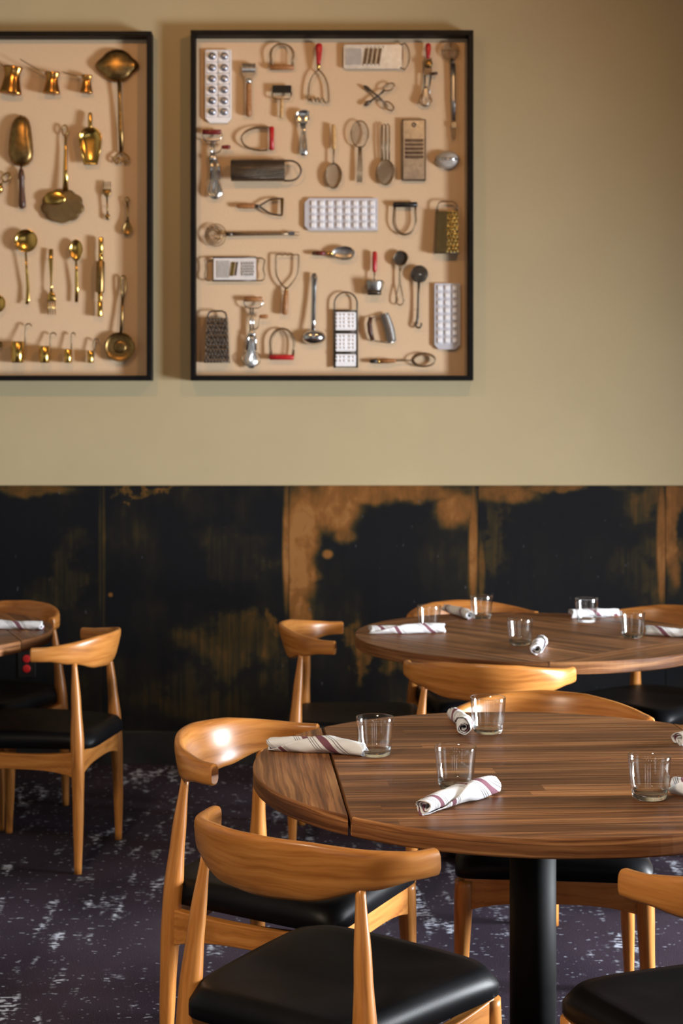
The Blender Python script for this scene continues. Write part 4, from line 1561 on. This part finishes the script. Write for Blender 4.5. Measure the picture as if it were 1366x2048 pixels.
it = Item('hand_chopper', 'small chopper lying sideways, pale wooden handle, triangular metal frame', 'chopper', 520, 414)
it.turned('handle', 'utensil_wood', (474, 413.5, 5), (512, 413.5, 5), [(0, 2.5), (0.06, 4.4), (0.5, 5), (0.9, 4.6), (1, 3.6)])
it.turned('ferrule', 'iron_dark', (510, 413.5, 5), (521, 413.5, 5), [(0, 4.2), (1, 2.6)])
it.tube('frame_arm', 'iron_dark', spline([(519, 413, 5), (529, 407, 5), (540, 401, 5), (552, 399, 5), (565, 398.5, 5)]), 1.9)
it.tube('frame_arm', 'iron_dark', spline([(519, 414, 5), (529, 421, 5), (540, 428, 5), (552, 431, 5), (564, 432, 5)]), 1.9)
it.part('blade', 'copper_brass', lambda m: plate(m, [(561, 399), (568, 397.5), (566, 433), (562, 432)], 2, 8), bevel=0.001)

it = Item('coil_whisk', 'long spiral whisk lying sideways with flat metal handle', 'whisk', 520, 470)
it.part('wire_coil', 'brass_worn', lambda m: [m.tube(ring(432 - 1.5 * k, 471, 21 - 4 * k, 22 - 4 * k, 28, 4 + 1.5 * k), 0.9, 6, closed=True) for k in range(4)] and
       [m.tube([(453, 469, 4), (440, 462, 9), (425, 455, 7), (416, 459, 4)], 0.9, 6), m.tube([(453, 471, 4), (440, 480, 9), (428, 476, 8)], 0.9, 6)])
it.turned('neck', 'iron_dark', (453, 469.5, 5), (466, 469.3, 5), [(0, 4), (1, 4)], flat=0.6)
it.tube('handle', 'wire_aged', [(465, 469.3, 5), (510, 468.8, 5), (560, 468.3, 5), (580, 468, 4)], [3.8, 3.6, 3.4, 3], flat=0.5)
it.tube('hanging_end', 'wire_aged', [(578, 465.8, 4), (590, 465.4, 4), (599, 465.8, 4)], 1.0)
it.tube('hanging_end', 'wire_aged', [(578, 470.6, 4), (590, 471, 4), (599, 471.3, 4)], 1.0)
it.part('end_clip', 'steel', lambda m: plate(m, rrect(578, 464, 589, 472.5, 1.5), 3, 6))

it = Item('dough_cutter', 'wire pastry cutter with black bar on top, right of wide tray', 'cutter', 809, 438)
it.tube('wire_hoop', 'wire_aged', [(788, 412, 4), (787, 425, 4)] + arc(809, 440, 23, 31, 180, 0, 26, 4) + [(831, 425, 4), (831, 412, 4)], 1.5)
it.tube('wire_hoop', 'wire_aged', [(790, 412, 7), (790, 425, 7)] + arc(810, 440, 20.5, 29, 180, 0, 26, 7) + [(829, 425, 7), (829, 412, 7)], 1.1)
it.turned('handle', 'black_lacquer', (785.5, 410.5, 5.5), (834, 410.5, 5.5), prof(5.4, BAR))


def box_grater(label, tx0, tx1, bx0, bx1, y0, y1, ybail, depth, front, side, split=None):
    it = Item('box_grater', label, 'grater', (bx0 + bx1) / 2, (y0 + y1) / 2)
    h = 0.86

    def body(m):
        V = [(tx0, y0, 1), (tx1, y0, 1), (tx1 - 1, y0, depth * h), (tx0 + 1, y0, depth * h), (bx0, y1, 1), (bx1, y1, 1), (bx1 - 1, y1, depth), (bx0 + 1, y1, depth)]
        m.add(V, [(0, 1, 2, 3), (4, 7, 6, 5), (0, 4, 5, 1), (1, 5, 6, 2), (3, 7, 4, 0)], None, False)
        if not split:
            m.add([V[3], V[2], V[6], V[7]], [(0, 3, 2, 1)], None, False)
    it.part('body', side, body, bevel=0.0)
    if split:
        a, b = split
        it.part('fine_face', side, lambda m: m.add([(tx0 + 1, y0, depth * h), (a, y0, depth * h + 1), (b, y1, depth + 1), (bx0 + 1, y1, depth)], [(0, 3, 2, 1)], None, False))
        it.part('coarse_face', front, lambda m: m.add([(a, y0, depth * h + 1), (tx1 - 1, y0, depth * h), (bx1 - 1, y1, depth), (b, y1, depth + 1)], [(0, 3, 2, 1)], None, False))
    it.tube('bottom_rim', 'iron_dark', [(bx0, y1, 2), (bx0, y1, depth), (bx1, y1, depth), (bx1, y1, 2)], 1.2)
    w = tx1 - tx0
    it.tube('bail', 'wire_aged' if split else 'iron_dark', [(tx0 + 2, y0 + 2, depth * 0.5), (tx0 + 2.5, ybail + 9, depth * 0.5), (tx0 + 5, ybail + 3, depth * 0.5), (tx0 + 11, ybail, depth * 0.5),
                                (tx1 - 11, ybail, depth * 0.5), (tx1 - 5, ybail + 3, depth * 0.5), (tx1 - 2.5, ybail + 9, depth * 0.5), (tx1 - 2, y0 + 2, depth * 0.5)], 1.8)
    return it


it = box_grater('round-topped brassy box grater with coarse shiny holes, beside right frame', 872, 915, 868, 916, 425, 508, 404.5, 17, 'brass_toothed', 'brass_punched', (893, 892))
it.part('coarse_teeth', 'brass', lambda m: [shell(m, ring(898 + 4.6 * (j % 2) + (9 if k else 0) * 0.9, 432 + 7.6 * j + 2 * k, 3.0, 2.2, 10), 15.5 + j * 0.2, 19.5 + j * 0.2, 2, 3, 0.2) for j in range(10) for k in range(2)])
it = box_grater('dark iron box grater with square bail, in the bottom left corner', 414, 456, 409.5, 460, 637, 725, 623, 17, 'iron_toothed', 'iron_toothed', None)
it.part('coarse_teeth', 'iron_dark', lambda m: [shell(m, ring(420 + 10 * k + 5 * (j % 2) - (2 if k == 3 else 0), 647 + 9.6 * j, 3.6, 2.6, 10), 14 + j * 0.3, 19 + j * 0.3, 2, 3, 0.2) for j in range(8) for k in range(4)])

it = Item('hand_grater', 'bright steel grater with a wire loop at either end', 'grater', 470, 539)
it.part('plate', 'steel_glare', lambda m: plate(m, rrect(428, 516.5, 512, 561.5, 1), 2, 5), bevel=0.001)
it.part('fine_grating', 'steel_punched', lambda m: plate(m, [(434, 522), (459, 522), (459, 556), (434, 556)], 4.5, 6))
it.part('slicing_blade', 'brass', lambda m: plate(m, [(464, 525), (471, 525), (467, 553), (460, 553)], 4.5, 7))
it.part('slicing_slot', 'iron_dark', lambda m: plate(m, [(473, 525), (477, 525), (473, 552), (469, 552)], 4.5, 6))
it.part('coarse_grating', 'steel_toothed', lambda m: plate(m, [(483, 524), (508, 524), (508, 553), (483, 553)], 4.5, 6))
for y in (516, 562):
    it.tube('side_rail', 'iron_dark', [(425, y, 4), (513, y, 4)], 1.7)
it.tube('wire_handle', 'wire_aged', [(428, 517, 4), (415, 517, 4), (410, 521, 4), (412, 532, 4), (412.5, 540, 4), (410, 551, 4), (411, 559, 4), (417, 562, 4), (428, 562, 4)], 1.5)
it.tube('wire_handle', 'wire_aged', [(512, 517, 4), (524, 517, 4), (530, 521, 4), (528, 532, 4), (527, 540, 4), (530, 551, 4), (529, 559, 4), (523, 562, 4), (512, 562, 4)], 1.5)

it = Item('potato_masher', 'upside-down wire potato masher with brown wooden handle', 'masher', 574, 568)
it.tube('wire_frame', 'wire_aged', spline([(572, 578, 5), (562, 567, 5), (554, 553, 4), (552, 540, 4), (552, 525, 4), (552, 511, 4)]) +
        spline([(555, 510, 4), (560, 509, 6), (565, 511, 6), (570, 509, 6), (576, 511, 6), (582, 509, 6), (588, 511, 6), (594, 510, 4)], 5) +
        spline([(597.5, 511, 4), (597.5, 525, 4), (597, 540, 4), (594, 553, 4), (584, 567, 5), (574, 578, 5)]), 1.6)
it.turned('ferrule', 'brass_worn', (573, 575, 5.5), (572.5, 584, 5.5), [(0, 2.6), (0.5, 3.4), (1, 3.6)])
it.turned('handle', 'utensil_wood', (572.5, 582, 6), (569.5, 630, 6), [(0, 4), (0.2, 5.4), (0.6, 6), (0.95, 5.8), (1, 3.6)])

it = Item('serving_spoon', 'steel spoon lying sideways with dark red handle', 'spoon', 667, 507)
it.turned('handle', 'utensil_wood_dark', (624, 507.5, 5), (652, 507.5, 5), [(0, 2.5), (0.08, 3.8), (0.5, 4.6), (0.9, 4), (1, 3)])
it.turned('grip_band', 'dark_red_lacquer', (633, 507.5, 5), (650, 507.5, 5), [(0, 4.5), (1, 4.5)])
it.tube('neck', 'brass', [(650, 507.5, 5), (658, 507.5, 6), (666, 507.5, 6)], [2.4, 2.2, 4], flat=0.6)
it.part('bowl', 'steel_dull', lambda m: shell(m, [(686 + 24 * math.cos(a), 507.5 + 14 * math.sin(a) * (1 + 0.12 * math.cos(a))) for a in [2 * PI * k / 36 for k in range(36)]], 9, 2.5, 2, 8))

it = Item('ladle', 'polished steel ladle, long flat handle with bowl at the bottom', 'ladle', 626, 620)
it.tube('handle', 'steel', [(628, 547, 4), (628.5, 556, 5), (628, 575, 5), (627.5, 600, 6), (626.5, 640, 9), (626, 664, 12)], [4, 6.4, 4.8, 4.6, 4.6, 3.4], flat=0.4)
it.tube('hanging_hole', 'iron_dark', ring(628, 552, 2.4, 2.8, 14, 7), 0.9, closed=True)
it.part('bowl', 'steel', lambda m: shell(m, ring(627, 675, 23.5, 15.5, 40), 4, 20, 2, 10))

it = Item('pastry_blender', 'small masher with glossy red handle and round tin head', 'masher', 748, 548)
it.turned('handle', 'red_lacquer', (749, 504, 6), (748.5, 545, 6), [(0, 3), (0.06, 4.6), (0.4, 5), (0.9, 4.6), (1, 3)])
it.tube('neck', 'wire_aged', [(748.5, 543, 6), (748.5, 564, 7)], 1.5)
it.part('head', 'steel_dull', lambda m: m.lathe((748, 562, 11), (748, 590, 11), [(0, 16), (0.1, 16.5), (0.6, 15), (0.66, 13.4), (1, 13.4)], 28, flat=0.6))
it.part('head_base', 'iron_dark', lambda m: m.lathe((748, 582, 11), (748, 591, 11), [(0, 13.8), (1, 13.8)], 28, flat=0.62))
it.tube('side_wire', 'wire_aged', [(733, 562, 12), (729, 566, 12), (731, 575, 12), (735, 582, 12)], 0.9)
it.tube('side_wire', 'wire_aged', [(763, 562, 12), (767, 566, 12), (765, 575, 12), (761, 582, 12)], 0.9)

it = Item('strainer_ladle', 'round mesh strainer with twisted wire loop handle', 'strainer', 799, 560)
it.tube('rim', 'wire_aged', ring(800.5, 517.5, 14.5, 14.5, 32, 6), 1.4, closed=True)
it.part('sieve', 'sieve_dark', lambda m: shell(m, ring(800.5, 517.5, 14.3, 14.3, 32), 6, 2, 2, 6, 0.5))
it.tube('handle', 'wire_aged', [(798, 532, 5), (799, 545, 4), (798.5, 568, 4), (793, 592, 4), (792, 602, 4)] + arc(799.5, 602, 7.5, 8.5, 180, 0, 12, 4) + [(807, 602, 4), (805, 592, 4), (800, 568, 4), (800, 545, 4), (803, 532, 5)], 1.3)

it = Item('draining_spoon', 'dark round pierced spoon with long hooked handle', 'skimmer', 837, 600)
it.part('pierced_bowl', 'sieve_dark', lambda m: shell(m, ring(838, 549, 16.5, 16.5, 36), 6, 10, 2, 7))
it.tube('rim', 'iron_dark', ring(838, 549, 16.3, 16.3, 36, 6), 1.2, closed=True)
it.tube('handle', 'iron_dark', [(837, 564, 6), (836, 590, 4), (835.5, 620, 4), (834.5, 638, 4), (832.5, 648, 4)] + arc(836.5, 649, 5.5, 7, 180, -20, 12, 4), [2.8, 2, 2.2, 2.8, 2.4] + [2] * 13)
it.part('boss', 'steel', lambda m: shell(m, ring(838, 550, 2.4, 2.4, 12), 9, 11, 2, 3, 0.2))

it = Item('loop_grater', 'tall three-panel grater with pale panels and arched wire loop', 'grater', 692, 660)
it.tube('wire_frame', 'iron_dark', [(669, 736, 4), (669, 610, 4)] + arc(691.5, 608, 22.5, 23, 180, 360, 26, 4) + [(714, 610, 4), (714, 736, 4)], 1.6)
it.part('back_plate', 'iron_dark', lambda m: plate(m, [(669, 622), (714, 622), (714, 735), (669, 735)], 2, 4))
for (y0, y1) in ((625, 661), (668, 703), (709, 733)):
    it.part('grating_panel', 'tin_white', lambda m: plate(m, rrect(671.5, y0, 711.5, y1, 2), 3.5, 6))
    it.part('grating_teeth', 'tin_white', lambda m: [shell(m, ring(676 + 7.5 * i + (3 if i > 2 else 0) - 1.5, y0 + 5 + 7.6 * j, 3.0, 2.6, 10), 5.8, 9, 2, 3, 0.2) for i in range(5) for j in range(int((y1 - y0 - 3) // 7.6))])
for y in (664, 706):
    it.tube('cross_bar', 'iron_dark', [(668, y, 6), (715, y, 6)], 1.6)
it.tube('cross_bar', 'iron_dark', [(668, 622, 5), (715, 622, 5)], 1.4)

it = Item('crinkle_cutter', 'crinkle cutter with ribbed steel blade and dark wooden grip', 'cutter', 764, 657)
it.part('ribbed_blade', 'steel_dull', lambda m: [plate(m, [(761, 630), (776, 627), (786, 650), (792, 682), (775, 686), (771, 660)], 2, 4)] and
       [m.tube([(761.5 + 13.5 * t + 3 * math.sin(t * 3) * 0, 631 + 54 * t, 4.5), (777 + 14 * t + 3 * math.sin(t * 3), 628 + 53 * t, 4.5)], 1.5, 6) for t in [k / 15 for k in range(16)]])
it.tube('wire_frame', 'steel', [(740, 637, 4), (764, 629.5, 4), (776, 627, 4)], 1.4)
it.tube('wire_frame', 'steel', [(745, 681, 4), (758, 683.5, 4), (776, 686.5, 4), (790, 683, 4)], 1.4)
it.tube('handle', 'utensil_wood_dark', [(741, 635, 6), (738.5, 648, 7), (740, 664, 7), (745, 681, 6)], [4, 5, 5, 4], flat=0.8)
it.part('rivets', 'steel', lambda m: [shell(m, ring(x, y, 2.2, 2.2, 10), 5, 8, 2, 3, 0.2) for x, y in ((743, 677), (747, 681), (769, 629), (774, 628), (788, 683))])

it = Item('dough_cutter', 'wire pastry cutter with red bar at the bottom', 'cutter', 564, 688)
it.tube('wire_hoop', 'wire_aged', [(541, 714, 4), (540.5, 695, 4)] + arc(564.5, 686, 24.5, 29, 180, 360, 28, 4) + [(589, 695, 4), (587, 714, 4)], 1.5)
it.tube('wire_hoop', 'wire_aged', [(544, 714, 8), (544, 695, 8)] + arc(565.5, 687, 21.5, 28, 180, 360, 28, 8) + [(587, 695, 8), (584, 714, 8)], 1.2)
it.turned('handle', 'red_lacquer', (539, 715, 6), (588, 715, 6), prof(5.2, BAR))

it = Item('spring_whisk', 'coil-loop whisk lying sideways, brown handle with black tip', 'whisk', 805, 721)
it.turned('handle_tip', 'black_lacquer', (739, 723, 6), (756, 722.6, 6), [(0, 2.4), (0.1, 3.8), (1, 4.6)])
it.turned('handle', 'utensil_wood', (757, 722.5, 6), (791, 722, 6), [(0, 4.8), (0.6, 4.8), (0.9, 3.8), (1, 2.8)])
it.turned('grip_band', 'brass', (754.5, 722.6, 6), (759, 722.5, 6), [(0, 4.9), (1, 4.9)])
it.part('twisted_stem', 'wire_aged', lambda m: [m.tube([(790 + t * 34, 722 - t + 1.1 * math.sin(t * 40 + s), 5 + 1.1 * math.cos(t * 40 + s)) for t in [k / 48 for k in range(49)]], 0.9, 6) for s in (0, PI)])
it.part('coil_loop', 'wire_aged', lambda m: [m.tube(ring(846.5 + 0.5 * k, 720 + (k % 2) * 0.8, 24 - 1.1 * k, 14 - 1.0 * k, 36, 4 + 1.6 * k), 1.0, 6, closed=True) for k in range(4)])

# every tool stands off its board on two short pins
for it in ITEMS:
    vs = [v.co for ch in it.root.children for v in ch.data.vertices]
    near = [v for v in vs if -v.y / S < it.so + 2.0] or [max(vs, key=lambda v: v.y)]
    lo, hi = min(near, key=lambda v: v.z), max(near, key=lambda v: v.z)
    for v in ((lo, hi) if (hi.z - lo.z) > 0.03 else (lo,)):
        m = MB()
        m.tube([(v.x, -0.0005, v.z), (v.x, v.y - 0.0005, v.z)], 0.0012, 6)
        m.build('mounting_pin', 'iron_dark', it.root)
